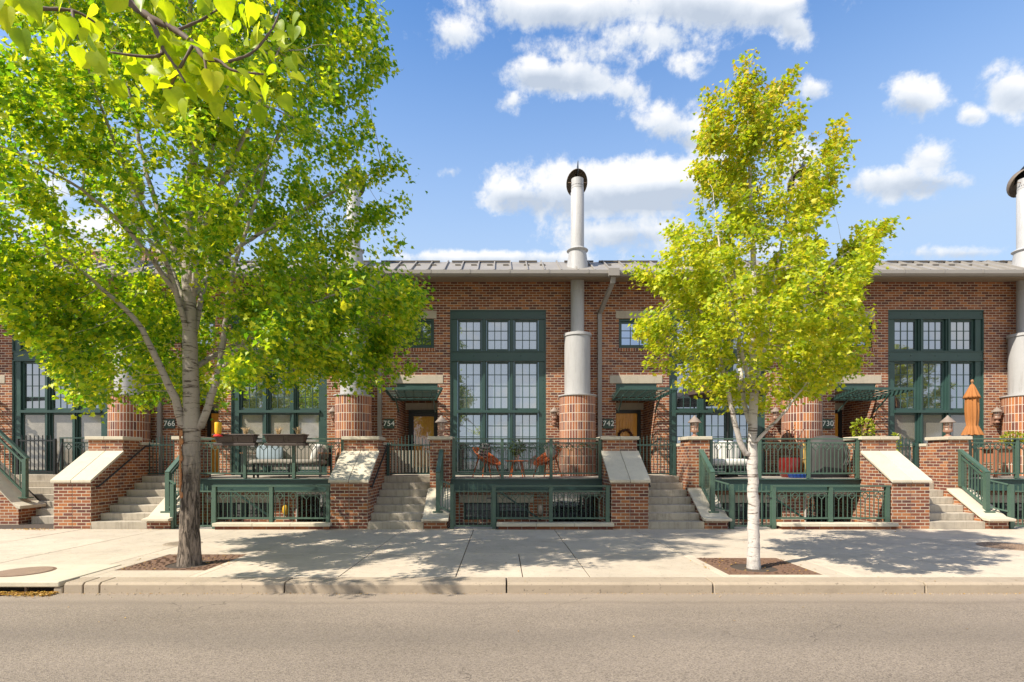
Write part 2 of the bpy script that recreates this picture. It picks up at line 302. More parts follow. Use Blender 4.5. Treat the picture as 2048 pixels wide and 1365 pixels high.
def leafmat(name, stops, transl, tmix=0.45, clump=1.3, tipz=None, tip=(0.56, 0.28, 0.025)):
    m, t = newmat(name)
    rp = N(t, 'ShaderNodeNewGeometry').outputs['Random Per Island']
    v = M_(t, 'ADD', M_(t, 'MULTIPLY', rp, 0.55), M_(t, 'MULTIPLY', noise(t, clump, 3), 0.45))
    c = ramp(t, v, stops); tr = ramp(t, v, transl)
    if tipz:
        ob = N(t, 'ShaderNodeTexCoord').outputs['Object']; z = N(t, 'ShaderNodeSeparateXYZ', {0: ob}).outputs[2]
        f = N(t, 'ShaderNodeMapRange', {0: z, 1: tipz[0], 2: tipz[1], 3: 0.0, 4: 1.0}).outputs[0]
        f = M_(t, 'MULTIPLY', f, ramp(t, M_(t, 'ADD', M_(t, 'MULTIPLY', rp, 0.5), M_(t, 'MULTIPLY', noise(t, 3.1, 3), 0.5)), [(0.48, 0.0), (0.70, 0.75)]))
        c = mixc(t, f, c, tip); tr = mixc(t, f, tr, tip)
    d = N(t, 'ShaderNodeBsdfPrincipled', {'Base Color': c, 'Roughness': 0.42, 'Specular IOR Level': 0.35})
    tl = N(t, 'ShaderNodeBsdfTranslucent', {0: tr})
    finish(t, N(t, 'ShaderNodeMixShader', {0: tmix, 1: d.outputs[0], 2: tl.outputs[0]}).outputs[0])
leafmat('leaf_green', [(0.26, (0.065, 0.155, 0.012)), (0.42, (0.155, 0.30, 0.014)), (0.56, (0.32, 0.44, 0.018)), (0.74, (0.56, 0.58, 0.03))],
        [(0.26, (0.16, 0.38, 0.008)), (0.42, (0.36, 0.60, 0.010)), (0.56, (0.66, 0.78, 0.014)), (0.74, (0.86, 0.82, 0.02))], tmix=0.5, clump=1.1)
leafmat('leaf_yellow', [(0.28, (0.13, 0.22, 0.012)), (0.45, (0.35, 0.45, 0.022)), (0.64, (0.56, 0.59, 0.035)), (0.84, (0.66, 0.52, 0.04))],
        [(0.25, (0.42, 0.56, 0.008)), (0.5, (0.68, 0.74, 0.014)), (0.8, (0.82, 0.70, 0.03))], tipz=(3.8, 6.8), tip=(0.62, 0.36, 0.03), clump=1.8, tmix=0.48)
leafmat('leaf_linden', [(0.2, (0.16, 0.27, 0.012)), (0.6, (0.38, 0.48, 0.016)), (0.9, (0.52, 0.54, 0.02))],
        [(0.2, (0.40, 0.58, 0.006)), (0.6, (0.78, 0.84, 0.010)), (0.9, (0.92, 0.86, 0.02))], tmix=0.58, clump=38)
leafmat('leaf_shrub', [(0.2, (0.035, 0.075, 0.012)), (0.8, (0.13, 0.19, 0.025))], [(0.2, (0.08, 0.16, 0.01)), (0.8, (0.25, 0.3, 0.02))], tmix=0.3)
leafmat('leaf_lime', [(0.2, (0.17, 0.23, 0.012)), (0.8, (0.36, 0.40, 0.02))], [(0.2, (0.3, 0.4, 0.01)), (0.8, (0.5, 0.5, 0.02))], tmix=0.3)
leafmat('leaf_fallen', [(0.2, (0.30, 0.14, 0.03)), (0.6, (0.46, 0.27, 0.05)), (0.9, (0.55, 0.40, 0.10))], [(0.2, (0.4, 0.2, 0.03)), (0.9, (0.5, 0.35, 0.05))], tmix=0.2)
leafmat('leaf_red', [(0.2, (0.12, 0.03, 0.02)), (0.6, (0.22, 0.06, 0.03)), (0.9, (0.15, 0.17, 0.03))], [(0.2, (0.2, 0.05, 0.02)), (0.9, (0.3, 0.2, 0.03))], tmix=0.3)

# ------------------------------------------------------------------ mesh helpers
ORG = {}
class MB:
    def __init__(s): s.v, s.f, s.uv = [], [], {}
    def quad(s, *p):
        b = len(s.v); s.v += [tuple(q) for q in p]; s.f.append(tuple(range(b, b+len(p)))); return s
    def hexa(s, P):
        b = len(s.v); s.v += [tuple(p) for p in P]
        for q in ((0,3,2,1),(4,5,6,7),(0,1,5,4),(1,2,6,5),(2,3,7,6),(3,0,4,7)): s.f.append(tuple(b+i for i in q))
        return s
    def box(s, x0, x1, y0, y1, z0, z1):
        return s.hexa([(x0,y0,z0),(x1,y0,z0),(x1,y1,z0),(x0,y1,z0),(x0,y0,z1),(x1,y0,z1),(x1,y1,z1),(x0,y1,z1)])
    def prism_x(s, prof, x0, x1):
        n = len(prof); b = len(s.v)
        s.v += [(x0,y,z) for y,z in prof] + [(x1,y,z) for y,z in prof]
        s.f.append(tuple(b+i for i in range(n))); s.f.append(tuple(b+n+i for i in reversed(range(n))))
        for i in range(n):
            j = (i+1) % n; s.f.append((b+i, b+n+i, b+n+j, b+j))
        return s
    def bar(s, p, q, w, h=None, up=(0,0,1)):
        p, q = Vector(p), Vector(q); h = h or w
        d = (q-p).normalized(); up = Vector(up)
        if abs(d.dot(up)) > 0.98: up = Vector((0,1,0))
        a = d.cross(up).normalized()*(w/2); c = a.cross(d).normalized()*(h/2)
        return s.hexa([p-a-c, p+a-c, q+a-c, q-a-c, p-a+c, p+a+c, q+a+c, q-a+c])
    def tube(s, pts, r, n=8, cap=True):
        pts = [Vector(p) for p in pts]; rs = r if isinstance(r, (list, tuple)) else [r]*len(pts)
        b = len(s.v); ref = Vector((0.31, 0.17, 0.93)); 
        for i, p in enumerate(pts):
            d = (pts[min(i+1, len(pts)-1)] - pts[max(i-1, 0)]).normalized()
            if abs(d.dot(ref)) > 0.95: a = d.cross(Vector((1,0,0))).normalized()
            else: a = d.cross(ref).normalized()
            c = d.cross(a)
            for k in range(n):
                t = 2*math.pi*k/n; s.v.append(tuple(p + (a*math.cos(t)+c*math.sin(t))*rs[i]))
        for i in range(len(pts)-1):
            for k in range(n):
                k2 = (k+1) % n; s.f.append((b+i*n+k, b+i*n+k2, b+(i+1)*n+k2, b+(i+1)*n+k))
        if cap:
            s.f.append(tuple(b+k for k in reversed(range(n)))); e = b+(len(pts)-1)*n; s.f.append(tuple(e+k for k in range(n)))
        return s
    def lathe(s, prof, cx, cy, n=24, uvr=None, closed=False):
        b = len(s.v)
        for r, z in prof:
            for k in range(n):
                t = 2*math.pi*k/n; s.v.append((cx+r*math.sin(t), cy-r*math.cos(t), z))
        for i in range(len(prof)-1):
            for k in range(n):
                k2 = (k+1) % n
                if uvr: s.uv[len(s.f)] = [(q*2*math.pi/n*uvr, prof[j][1]) for q, j in ((k,i),(k+1,i),(k+1,i+1),(k,i+1))]
                s.f.append((b+i*n+k, b+i*n+k2, b+(i+1)*n+k2, b+(i+1)*n+k))
        s.f.append(tuple(b+k for k in reversed(range(n)))); e = b+(len(prof)-1)*n; s.f.append(tuple(e+k for k in range(n)))
        return s
    def ell(s, c, r, nu=16, nv=10, p=1.0, rot=None, flat=None):
        b = len(s.v); M = rot or Matrix.Identity(3)
        f = lambda x: math.copysign(abs(x)**p, x)
        for i in range(nv+1):
            a = -math.pi/2+math.pi*i/nv
            for k in range(nu):
                t = 2*math.pi*k/nu
                s.v.append(tuple(Vector(c)+M@Vector((r[0]*f(math.cos(a))*f(math.cos(t)), r[1]*f(math.cos(a))*f(math.sin(t)), r[2]*f(math.sin(a))))))
        for i in range(nv):
            for k in range(nu):
                k2 = (k+1) % nu; s.f.append((b+i*nu+k, b+i*nu+k2, b+(i+1)*nu+k2, b+(i+1)*nu+k))
        return s
    def build(s, name, mat, parent=None, bevel=0.0, smooth=False, org=None, recalc=True, merge=0.0):
        o0 = Vector(ORG[parent.name] if parent is not None else (org or (0,0,0)))
        me = bpy.data.meshes.new(name)
        me.from_pydata([tuple(Vector(p)-o0) for p in s.v], [], s.f); me.validate()
        if recalc:
            bm = bmesh.new(); bm.from_mesh(me); merge and bmesh.ops.remove_doubles(bm, verts=bm.verts, dist=merge); bmesh.ops.recalc_face_normals(bm, faces=bm.faces); bm.to_mesh(me); bm.free()
        uvl = me.uv_layers.new(name='UVMap'); V = me.vertices
        for pl in me.polygons:
            nx, ny, nz = (abs(x) for x in pl.normal)
            cu = s.uv.get(pl.index)
            if cu: 
                mp = {vi: c for vi, c in zip(s.f[pl.index], cu)}
            for li in pl.loop_indices:
                vi = me.loops[li].vertex_index
                if cu: uvl.data[li].uv = mp[vi]; continue
                c = V[vi].co + o0
                uvl.data[li].uv = (c.y, c.z) if nx > ny and nx > nz else ((c.x, c.y) if nz > ny else (c.x, c.z))
        if smooth:
            for pl in me.polygons: pl.use_smooth = True
        me.materials.append(MAT[mat])
        o = bpy.data.objects.new(name, me); COL.objects.link(o)
        if parent is not None: o.parent = parent; ORG[o.name] = tuple(o0)
        else: o.location = o0; ORG[o.name] = tuple(o0)
        if parent is not None and parent.type == 'MESH': pass
        if bevel:
            md = o.modifiers.new('bevel', 'BEVEL'); md.width = bevel; md.segments = 2; md.limit_method = 'ANGLE'
        if smooth == 'auto':
            for e in me.edges: pass
            me.set_sharp_from_angle(angle=R(40))
        return o
def thing(name, label, cat, org, group=None):
    o = bpy.data.objects.new(name, None); COL.objects.link(o); o.location = org; o.empty_display_size = 0.2
    ORG[o.name] = tuple(org); tag(o, label, cat, group); return o
def tag(o, label, cat, group=None):
    o['label'] = label; o['category'] = cat
    if group: o['group'] = group
    return o
def kids(o): return [c for c in bpy.data.objects if c.parent == o]
def copy_tree(root, dx, label, dyz=(0, 0)):
    r = root.copy(); COL.objects.link(r); r.location = root.location + Vector((dx, dyz[0], dyz[1])); r['label'] = label
    for ch in kids(root):
        c = ch.copy(); COL.objects.link(c); c.parent = r
        for g in kids(ch):
            d = g.copy(); COL.objects.link(d); d.parent = c
    return r
def setmat(o, m):
    o.material_slots[0].link = 'OBJECT'; o.material_slots[0].material = MAT[m]
def struct(o): o['kind'] = 'structure'; return o

F = 14.79                      # the house front
X0 = -2.84                     # the stair's inner plane of house 754
U = 6.0
HOUSES = [('778', -2), ('766', -1), ('754', 0), ('742', 1), ('730', 2)]
def ux(x): return X0 + x

# ------------------------------------------------------------------ ground, road, sidewalk, kerb
mb = MB(); mb.quad((-400,-400,-1.3), (400,-400,-1.3), (400,400,-1.3), (-400,400,-1.3)); struct(mb.build('ground', 'pit'))
mb = MB(); mb.box(-60, 60, -8, 6.56, -0.6, -0.13); struct(mb.build('road', 'asphalt'))
# paving slabs with real open joints over a dark bed
mb = MB(); mb.box(-40, 40, 6.75, 13.2, -0.9, -0.012)
bed = struct(mb.build('sidewalk_bed', 'joint'))
JX = [-39.0+1.7*k for k in range(14)]
JX = [-15.6, -13.9, -12.2, -10.55, -8.9, -7.2, -5.55, -3.86, -2.06, -0.57, 1.14, 2.84, 4.5, 6.2, 7.9, 9.6, 11.3, 13.0, 14.7, 16.4]
YJ = [6.845, 8.52, 10.1, 11.53]
GR = [(-5.20, -3.97, 7.26, 8.50), (2.96, 4.19, 6.99, 8.20)]      # tree pits
def in_grate(x0, x1, y0, y1): return [g for g in GR if x0 < g[1] and x1 > g[0] and y0 < g[3] and y1 > g[2]]
mb = MB(); rng = random.Random(3)
def slab(x0, x1, y0, y1):
    gs = in_grate(x0, x1, y0, y1)
    if gs:
        g = gs[0]
        for a in ((x0, g[0], y0, y1), (g[1], x1, y0, y1), (max(x0, g[0]), min(x1, g[1]), y0, g[2]), (max(x0, g[0]), min(x1, g[1]), g[3], y1)):
            if a[1]-a[0] > 0.02 and a[3]-a[2] > 0.02: mb.box(a[0], a[1], a[2], a[3], -0.1, 0.0)
        return
    j = 0.006
    mb.box(x0+j, x1-j, y0+j, y1-j, -0.1, rng.uniform(-0.002, 0.002))
for a, b in zip(JX[:-1], JX[1:]):
    for c, d in zip(YJ[:-1], YJ[1:]):
        if c < 8 and rng.random() < 0.5 and not in_grate(a, b, c, d): m_ = (a+b)/2; slab(a, m_, c, d); slab(m_, b, c, d)
        else: slab(a, b, c, d)
struct(mb.build('sidewalk', 'sidewalk', bevel=0.006))
mb = MB(); mb.box(-40, JX[0], 6.845, 11.53, -0.1, 0); mb.box(JX[-1], 40, 6.845, 11.53, -0.1, 0); struct(mb.build('outer_sidewalk', 'sidewalk'))
mb = MB(); KJ = [-40, -8.0, -5.75]
KX = [-5.30, -5.06, -4.86, -2.62, 0.075, 2.58, 5.15, 7.75, 10.3, 12.9, 40]
for a, b in zip(KX[:-1], KX[1:]):
    mb.prism_x([(6.84, -0.4), (6.535, -0.4), (6.545, -0.028), (6.575, -0.002), (6.84, 0.003)], a+0.009, b-0.009)
mb.prism_x([(6.84, -0.4), (6.535, -0.4), (6.545, -0.028), (6.575, -0.002), (6.84, 0.003)], -40, -8.05)
struct(mb.build('kerb', 'kerb', bevel=0.008))
mb = MB(); rng = random.Random(12)
for q in range(420):
    x = rng.uniform(-5.2, 10.5); r_ = rng.uniform(0.004, 0.013); y = 6.52-abs(rng.gauss(0, 0.05)); mb.ell((x, y, -0.128), (r_, r_*rng.uniform(.7, 1), r_*0.7), 5, 3)
gv = mb.build('gutter_grit', 'kerb', None); gv['kind'] = 'stuff'
# storm drain inlet at the left
t_ = thing('storm_drain', 'concrete kerb inlet with barred slot and yellow leaves at the far left', 'storm drain', (-6.6, 6.6, -0.13))
MB().box(-8.0, -5.34, 6.53, 7.62, -0.055, 0.012).build('cover_slab', 'coping', t_, bevel=0.012)
MB().box(-8.0, -5.34, 6.80, 7.6, -0.6, -0.057).build('throat', 'black_metal', t_)
for k in range(5): MB().box(-7.7+0.47*k, -7.675+0.47*k, 6.60, 6.63, -0.4, -0.055).build('bar', 'iron_cover', t_)
MB().box(-5.42, -5.31, 6.545, 6.8, -0.4, -0.056).build('side_wall', 'kerb', t_, bevel=0.015)
def manhole(name, label, x, y, r, mat='iron_cover'):
    t = thing(name, label, 'manhole', (x, y, 0.0))
    m = MB(); m.lathe([(r+0.035, -0.05), (r+0.035, 0.008), (r, 0.009), (r, -0.05)], x, y, 48); m.build('ring', mat, t)
    m = MB(); m.lathe([(r-0.006, -0.02), (r-0.006, 0.007)], x, y, 48)
    for i in range(-6, 7):
        for j in range(-6, 7):
            if math.hypot(i, j) < 6.3: m.box(x+i*r/7-0.012, x+i*r/7+0.012, y+j*r/7-0.012, y+j*r/7+0.012, 0.0, 0.011)
    m.build('lid', mat, t)
m_z = 0.012
t_ = thing('manhole', 'rusty round iron cover in the raised concrete drain slab', 'manhole', (-6.28, 7.12, 0.012))
m = MB(); m.lathe([(0.30, -0.03), (0.30, 0.018), (0.27, 0.02)], -6.28, 7.12, 48); m.build('lid', 'iron_cover', t_)
m = MB(); m.lathe([(0.335, -0.03), (0.335, 0.014)], -6.28, 7.12, 48); m.build('ring', 'iron_grate', t_)
manhole('manhole', 'grey round iron cover in the pavement left of the big maple', -5.62, 9.55, 0.27, 'kerb')
manhole('manhole', 'round iron cover in tree shade on the right pavement', 8.72, 9.22, 0.42)
for i, (x0, x1, y0, y1) in enumerate(GR):
    cx, cy = ((-4.44, 7.71), (3.497, 7.46))[i]
    t_ = thing('tree_grate', ('rusty square iron grate round the big left maple trunk', 'rusty square iron grate round the slim white-barked maple')[i], 'tree grate', (cx, cy, 0), 'tree grates in the pavement')
    m = MB(); rng = random.Random(i)
    hole = 0.30; n = 48
    ring = [(cx+hole*math.cos(2*math.pi*k/n), cy+hole*math.sin(2*math.pi*k/n)) for k in range(n)]
    def edge_pt(k):
        a = 2*math.pi*k/n; c, s_ = math.cos(a), math.sin(a)
        tx = ((x1-0.008-cx) if c > 0 else (x0+0.008-cx))/c if abs(c) > 1e-6 else 9; ty = ((y1-0.008-cy) if s_ > 0 else (y0+0.008-cy))/s_ if abs(s_) > 1e-6 else 9
        q = min(tx, ty); return (cx+c*q, cy+s_*q)
    for k in range(n):
        a, b = ring[k], ring[(k+1) % n]; c, d = edge_pt(k+1), edge_pt(k)
        m.hexa([(*a,-0.05),(*b,-0.05),(*c,-0.05),(*d,-0.05),(*a,-0.004),(*b,-0.004),(*c,-0.004),(*d,-0.004)])
    for sx, sy in ((x0, y0), (x1, y0), (x0, y1), (x1, y1)):
        ex, ey = abs(sx-cx), abs(sy-cy)
        m.box(min(sx, cx+(sx-cx)*0.86)+0.008*(sx < cx), max(sx, cx+(sx-cx)*0.86)-0.008*(sx > cx), min(sy, cy+(sy-cy)*0.86)+0.008*(sy < cy), max(sy, cy+(sy-cy)*0.86)-0.008*(sy > cy), -0.05, -0.005)
    for q in range(5, 15):                                  # raised cast ribs in rings
        rr = 0.06*q
        if rr < 0.34: continue
        cnt = int(rr*46)
        for k in range(cnt):
            a = 2*math.pi*(k+rng.random()*0.3)/cnt; x, y = cx+rr*math.cos(a), cy+rr*math.sin(a)
            if x0+0.04 < x < x1-0.04 and y0+0.04 < y < y1-0.04:
                m.bar((x-0.028*math.sin(a), y+0.028*math.cos(a), -0.002), (x+0.028*math.sin(a), y-0.028*math.cos(a), -0.002), 0.02, 0.014)
    m.build('grate_plate', 'iron_grate', t_)
    m = MB(); m.lathe([(hole+0.02, -0.2), (hole+0.02, -0.045)], cx, cy, 24); m.build('soil', 'soil', t_)

# ------------------------------------------------------------------ one townhouse
def wall_front(m, x0, x1, z0, z1, holes, y):
    xs = sorted({x0, x1, *[h[0] for h in holes], *[h[1] for h in holes]}); zs = sorted({z0, z1, *[h[2] for h in holes], *[h[3] for h in holes]})
    for a, b in zip(xs[:-1], xs[1:]):
        for c, d in zip(zs[:-1], zs[1:]):
            mx_, mz_ = (a+b)/2, (c+d)/2
            if any(h[0] < mx_ < h[1] and h[2] < mz_ < h[3] for h in holes): continue
            m.quad((a, y, c), (b, y, c), (b, y, d), (a, y, d))
def reveal(m, h, y, dep, back=False):
    x0, x1, z0, z1 = h
    m.quad((x0,y,z0),(x0,y+dep,z0),(x0,y+dep,z1),(x0,y,z1)); m.quad((x1,y,z0),(x1,y,z1),(x1,y+dep,z1),(x1,y+dep,z0))
    m.quad((x0,y,z1),(x0,y+dep,z1),(x1,y+dep,z1),(x1,y,z1)); m.quad((x0,y,z0),(x1,y,z0),(x1,y+dep,z0),(x0,y+dep,z0))
    if back: m.quad((x0,y+dep,z0),(x1,y+dep,z0),(x1,y+dep,z1),(x0,y+dep,z1))

H754 = 'brick townhouse with 754 plaque and unobstructed tall green window'
house = thing('brick_townhouse', H754, 'townhouse', (ux(0), F, 0), 'row of attached brick townhouses')
BW = (ux(1.457), ux(4.087), 1.05, 5.58); SW = (ux(0.08), ux(1.02), 4.53, 5.34); DR = (ux(0.0), ux(1.12), 1.07, 3.56)
m = MB()
wall_front(m, ux(-0.45), ux(5.55), 0.2, 6.45, [BW, SW, DR], F)
reveal(m, BW, F, 0.3); reveal(m, SW, F, 0.2); 
x0, x1, z0, z1 = DR
m.quad((x0,F,z0),(x0,F+1.4,z0),(x0,F+1.4,z1),(x0,F,z1)); m.quad((x1,F,z0),(x1,F,z1),(x1,F+1.4,z1),(x1,F+1.4,z0)); m.quad((x0,F+1.4,z0),(x1,F+1.4,z0),(x1,F+1.4,z1),(x0,F+1.4,z1))
m.build('wall', 'brick', house, recalc=False)
# basement wall under the deck
BO = (ux(1.98), ux(3.5), 0.06, 0.46); BD = (ux(4.04), ux(5.18), -1.0, 0.80)
m = MB(); wall_front(m, ux(1.2), ux(5.25), -1.2, 0.80, [BO, BD], 12.75); reveal(m, BO, 12.75, 0.14, False)
x0, x1, z0, z1 = BD
m.quad((x0,12.75,z0),(x0,13.7,z0),(x0,13.7,z1),(x0,12.75,z1)); m.quad((x1,12.75,z0),(x1,12.75,z1),(x1,13.7,z1),(x1,13.7,z0)); m.quad((x0,13.7,z0),(x1,13.7,z0),(x1,13.7,z1),(x0,13.7,z1))
m.build('basement_wall', 'brick', house, recalc=False)
MB().box(ux(1.86), ux(3.62), 12.735, 12.85, 0.462, 0.652).build('basement_lintel', 'lintel', house, bevel=0.006)
w = MB()
for a, b in ((1.98, 2.70), (2.78, 3.50)):
    w.box(ux(a), ux(a)+0.04, 12.82, 12.87, 0.06, 0.46); w.box(ux(b)-0.04, ux(b), 12.82, 12.87, 0.06, 0.46)
    w.box(ux(a)+0.04, ux(b)-0.04, 12.82, 12.87, 0.42, 0.46); w.box(ux(a)+0.04, ux(b)-0.04, 12.82, 12.87, 0.06, 0.10)
    for k in range(1, 4): w.box(ux(a+(b-a)*k/4)-0.008, ux(a+(b-a)*k/4)+0.008, 12.825, 12.86, 0.10, 0.42)
    w.box(ux(a)+0.04, ux(b)-0.04, 12.828, 12.858, 0.252, 0.268)
w.box(ux(2.70), ux(2.78), 12.80, 12.88, 0.06, 0.46)
bw = w.build('basement_window', 'green_dark', house)
MB().box(ux(1.98), ux(3.5), 12.862, 12.88, 0.06, 0.46).build('pane', 'glass_basement', bw)
w = MB(); w.box(ux(4.04), ux(5.18), 12.70, 12.78, 0.66, 0.795); w.box(ux(4.02), ux(4.04), 12.72, 12.80, -1, 0.795)
bdf = w.build('basement_door_frame', 'white_trim', house)
MB().box(ux(4.06), ux(5.16), 13.55, 13.6, -1.0, 0.78).build('pane', 'glass_dark', bdf)
# iron scroll grille in the basement opening
w = MB()
for k in range(9): w.bar((ux(4.08+k*0.135), 12.86, -0.6), (ux(4.08+k*0.135), 12.86, 0.66), 0.014)
w.bar((ux(4.05), 12.86, 0.28), (ux(5.17), 12.86, 0.28), 0.02); w.bar((ux(4.05), 12.86, -0.02), (ux(5.17), 12.86, -0.02), 0.02)
for cxx in (4.35, 4.88): w.tube([(ux(cxx)+0.24*math.cos(a), 12.855, 0.10+0.3*math.sin(a)) for a in [math.pi*q/10 for q in range(11)]], 0.009, 5)
for cxx in (4.35, 4.88): w.tube([(ux(cxx)+0.13*math.cos(a), 12.855, 0.10+0.16*math.sin(a)) for a in [math.pi*q/10 for q in range(11)]], 0.008, 5)
w.build('window_grille', 'green_dark', house)
# tall window of steel beams
w = MB(); yb = F+0.03
w.box(BW[0], BW[1], yb, F+0.2, 5.335, 5.578); w.box(BW[0], BW[1], yb, F+0.2, 4.18, 4.46)
for z in (5.335, 5.552, 4.18, 4.434): w.box(BW[0], BW[1], yb-0.025, yb, z, z+0.026)
for a, b in ((1.457, 1.655), (3.885, 4.087)):
    for c, d in ((1.05, 4.18), (4.46, 5.335)):
        w.box(ux(a), ux(b), yb+0.015, F+0.2, c, d)
        w.box(ux(a) if a < 2 else ux(b)-0.03, ux(a)+0.03 if a < 2 else ux(b), yb-0.02, yb+0.015, c, d)
for a, b in ((2.325, 2.455), (3.08, 3.21)):
    for c, d in ((1.12, 4.18), (4.46, 5.335)):
        w.box(ux(a), ux(b), F+0.05, F+0.2, c, d); w.box(ux((a+b)/2)-0.022, ux((a+b)/2)+0.022, F+0.015, F+0.05, c, d)
w.box(ux(1.655), ux(3.885), F-0.01, F+0.22, 2.76, 2.835); w.box(ux(1.655), ux(3.885), F+0.02, F+0.22, 1.05, 1.14)
for zz in (4.33, 5.47):
    for q in (1.52, 2.1, 2.77, 3.4, 4.02): w.ell((ux(q), yb-0.004, zz), (0.016, 0.012, 0.016), 8, 5)
for q in range(14):
    for xx in (1.53, 4.01): w.ell((ux(xx), yb+0.012, 1.3+q*0.215), (0.012, 0.010, 0.012), 6, 4)
win = w.build('window', 'green_window', house)
SASH = []
def sash(parent, xa, xb, za, zb, cols, rows, y, gm, fr=0.045, mu=0.020):
    s = MB()
    s.box(xa, xa+fr, y, y+0.06, za, zb); s.box(xb-fr, xb, y, y+0.06, za, zb); s.box(xa+fr, xb-fr, y, y+0.06, za, za+fr*1.2); s.box(xa+fr, xb-fr, y, y+0.06, zb-fr, zb)
    a, b, c, d = xa+fr, xb-fr, za+fr*1.2, zb-fr
    for k in range(1, cols): s.box(a+(b-a)*k/cols-mu/2, a+(b-a)*k/cols+mu/2, y+0.030, y+0.05, c, d)
    for k in range(1, rows): s.box(a, b, y+0.032, y+0.047, c+(d-c)*k/rows-mu/2, c+(d-c)*k/rows+mu/2)
    s.build('sash', 'green_window', parent)
    g = MB(); g.box(a-0.005, b+0.005, y+0.040, y+0.052, c-0.005, d+0.005)
    o = g.build('pane', gm, parent); return o
for i, (a, b) in enumerate(((1.665, 2.32), (2.46, 3.075), (3.215, 3.875))):
    sash(win, ux(a), ux(b), 4.47, 5.325, 3, 3, F+0.10, 'glass_blind')['row'] = 'upper'
    sash(win, ux(a), ux(b), 2.84, 4.172, 3, 4, F+0.10, 'glass_blind')['row'] = 'middle'
    sash(win, ux(a), ux(b), 1.145, 2.755, 3, 5, F+0.10, 'glass_blind')['row'] = 'lower'
sm = MB(); sm.box(SW[0], SW[0]+0.05, F+0.05, F+0.18, SW[2], SW[3]); sm.box(SW[1]-0.05, SW[1], F+0.05, F+0.18, SW[2], SW[3])
sm.box(SW[0]+0.05, SW[1]-0.05, F+0.05, F+0.18, SW[3]-0.06, SW[3]); sm.box(SW[0]+0.05, SW[1]-0.05, F+0.02, F+0.18, SW[2], SW[2]+0.05)
swn = sm.build('window', 'green_window', house)
sash(swn, SW[0]+0.052, SW[1]-0.052, SW[2]+0.052, SW[3]-0.062, 3, 3, F+0.09, 'glass_blue')['row'] = 'small'
MB().box(ux(0.03), ux(1.07), F-0.03, F+0.19, 4.44, 4.528).build('window_sill', 'brick_sill', house)
MB().box(ux(0.0), ux(1.09), F-0.012, F+0.19, 5.342, 5.555).build('lintel', 'lintel', house, bevel=0.006)
MB().box(ux(-0.17), ux(1.27), F-0.012, F+0.28, 3.562, 3.78).build('lintel', 'lintel', house, bevel=0.006)
MB().box(ux(0.002), ux(1.118), F+0.02, F+0.22, 3.40, 3.558).build('header_beam', 'green_window', house)
MB().box(ux(0.002), ux(1.118), F+0.222, F+1.398, 3.36, 3.40).build('porch_ceiling', 'soffit', house)
MB().box(ux(0.002), ux(1.118), F+1.36, F+1.398, 2.96, 3.17).build('lintel', 'lintel', house)
d = MB(); d.box(ux(0.10), ux(0.20), F+1.30, F+1.40, 1.08, 2.955); d.box(ux(0.92), ux(1.02), F+1.30, F+1.40, 1.08, 2.955); d.box(ux(0.20), ux(0.92), F+1.30, F+1.40, 2.86, 2.955)
dfr = d.build('door_frame', 'door_frame', house)
d = MB(); d.box(ux(0.205), ux(0.915), F+1.33, F+1.375, 1.085, 2.855)
for k in range(6): d.box(ux(0.30)+k*0.088, ux(0.30)+k*0.088+0.08, F+1.318, F+1.33, 1.9, 2.60+0.11*math.sin(math.pi*(k+0.5)/6))
d.box(ux(0.30), ux(0.82), F+1.318, F+1.33, 1.2, 1.8)
door = d.build('door', 'door_wood', house, bevel=0.006)
hd = MB(); hd.ell((ux(0.26), F+1.27, 1.98), (0.025, 0.03, 0.025)); hd.bar((ux(0.26), F+1.27, 1.98), (ux(0.26), F+1.33, 1.98), 0.015); hd.build('handle', 'black_metal', door)
# trellis canopy over the door
ty0, ty1 = 13.74, F-0.004
def tzf(y): return 3.275-0.155*(y-ty0)/(ty1-ty0)
def txl(y): return ux(-0.11)
def txr(y): return ux(1.35 - 0.27*(y-ty0)/(ty1-ty0))
c = MB(); za, zb_ = tzf(ty0), tzf(ty1)
c.bar((txl(0), ty0, za+0.01), (txr(ty0), ty0, za+0.01), 0.05, 0.065); c.bar((ux(-0.11), ty1-0.03, zb_), (ux(1.08), ty1-0.03, zb_), 0.05, 0.07)
c.bar((ux(-0.10), ty0+0.025, za), (ux(-0.10), ty1-0.055, zb_), 0.03, 0.075); c.bar((ux(1.34), ty0+0.025, za), (ux(1.08), ty1-0.055, zb_), 0.03, 0.075)
for k in range(1, 6):
    u = k/6; c.bar((ux(-0.11+1.46*u), ty0+0.026, za+0.002), (ux(-0.11+1.19*u), ty1-0.056, zb_+0.002), 0.016, 0.03)
can = c.build('door_canopy', 'green_window', house)
c = MB()
for k in range(8):
    y = ty0+0.10+k*0.12; c.bar((ux(-0.17), y, tzf(y)+0.045), (txr(y)+0.05, y, tzf(y)+0.045), 0.042, 0.012)
c.build('slat', 'green_window', can)
c = MB()
for xx in (0.06, 1.06): c.bar((ux(xx), ty0+0.45, tzf(ty0+0.45)-0.04), (ux(xx), F-0.02, 2.78), 0.03, 0.03)
c.build('bracket', 'green_window', can)
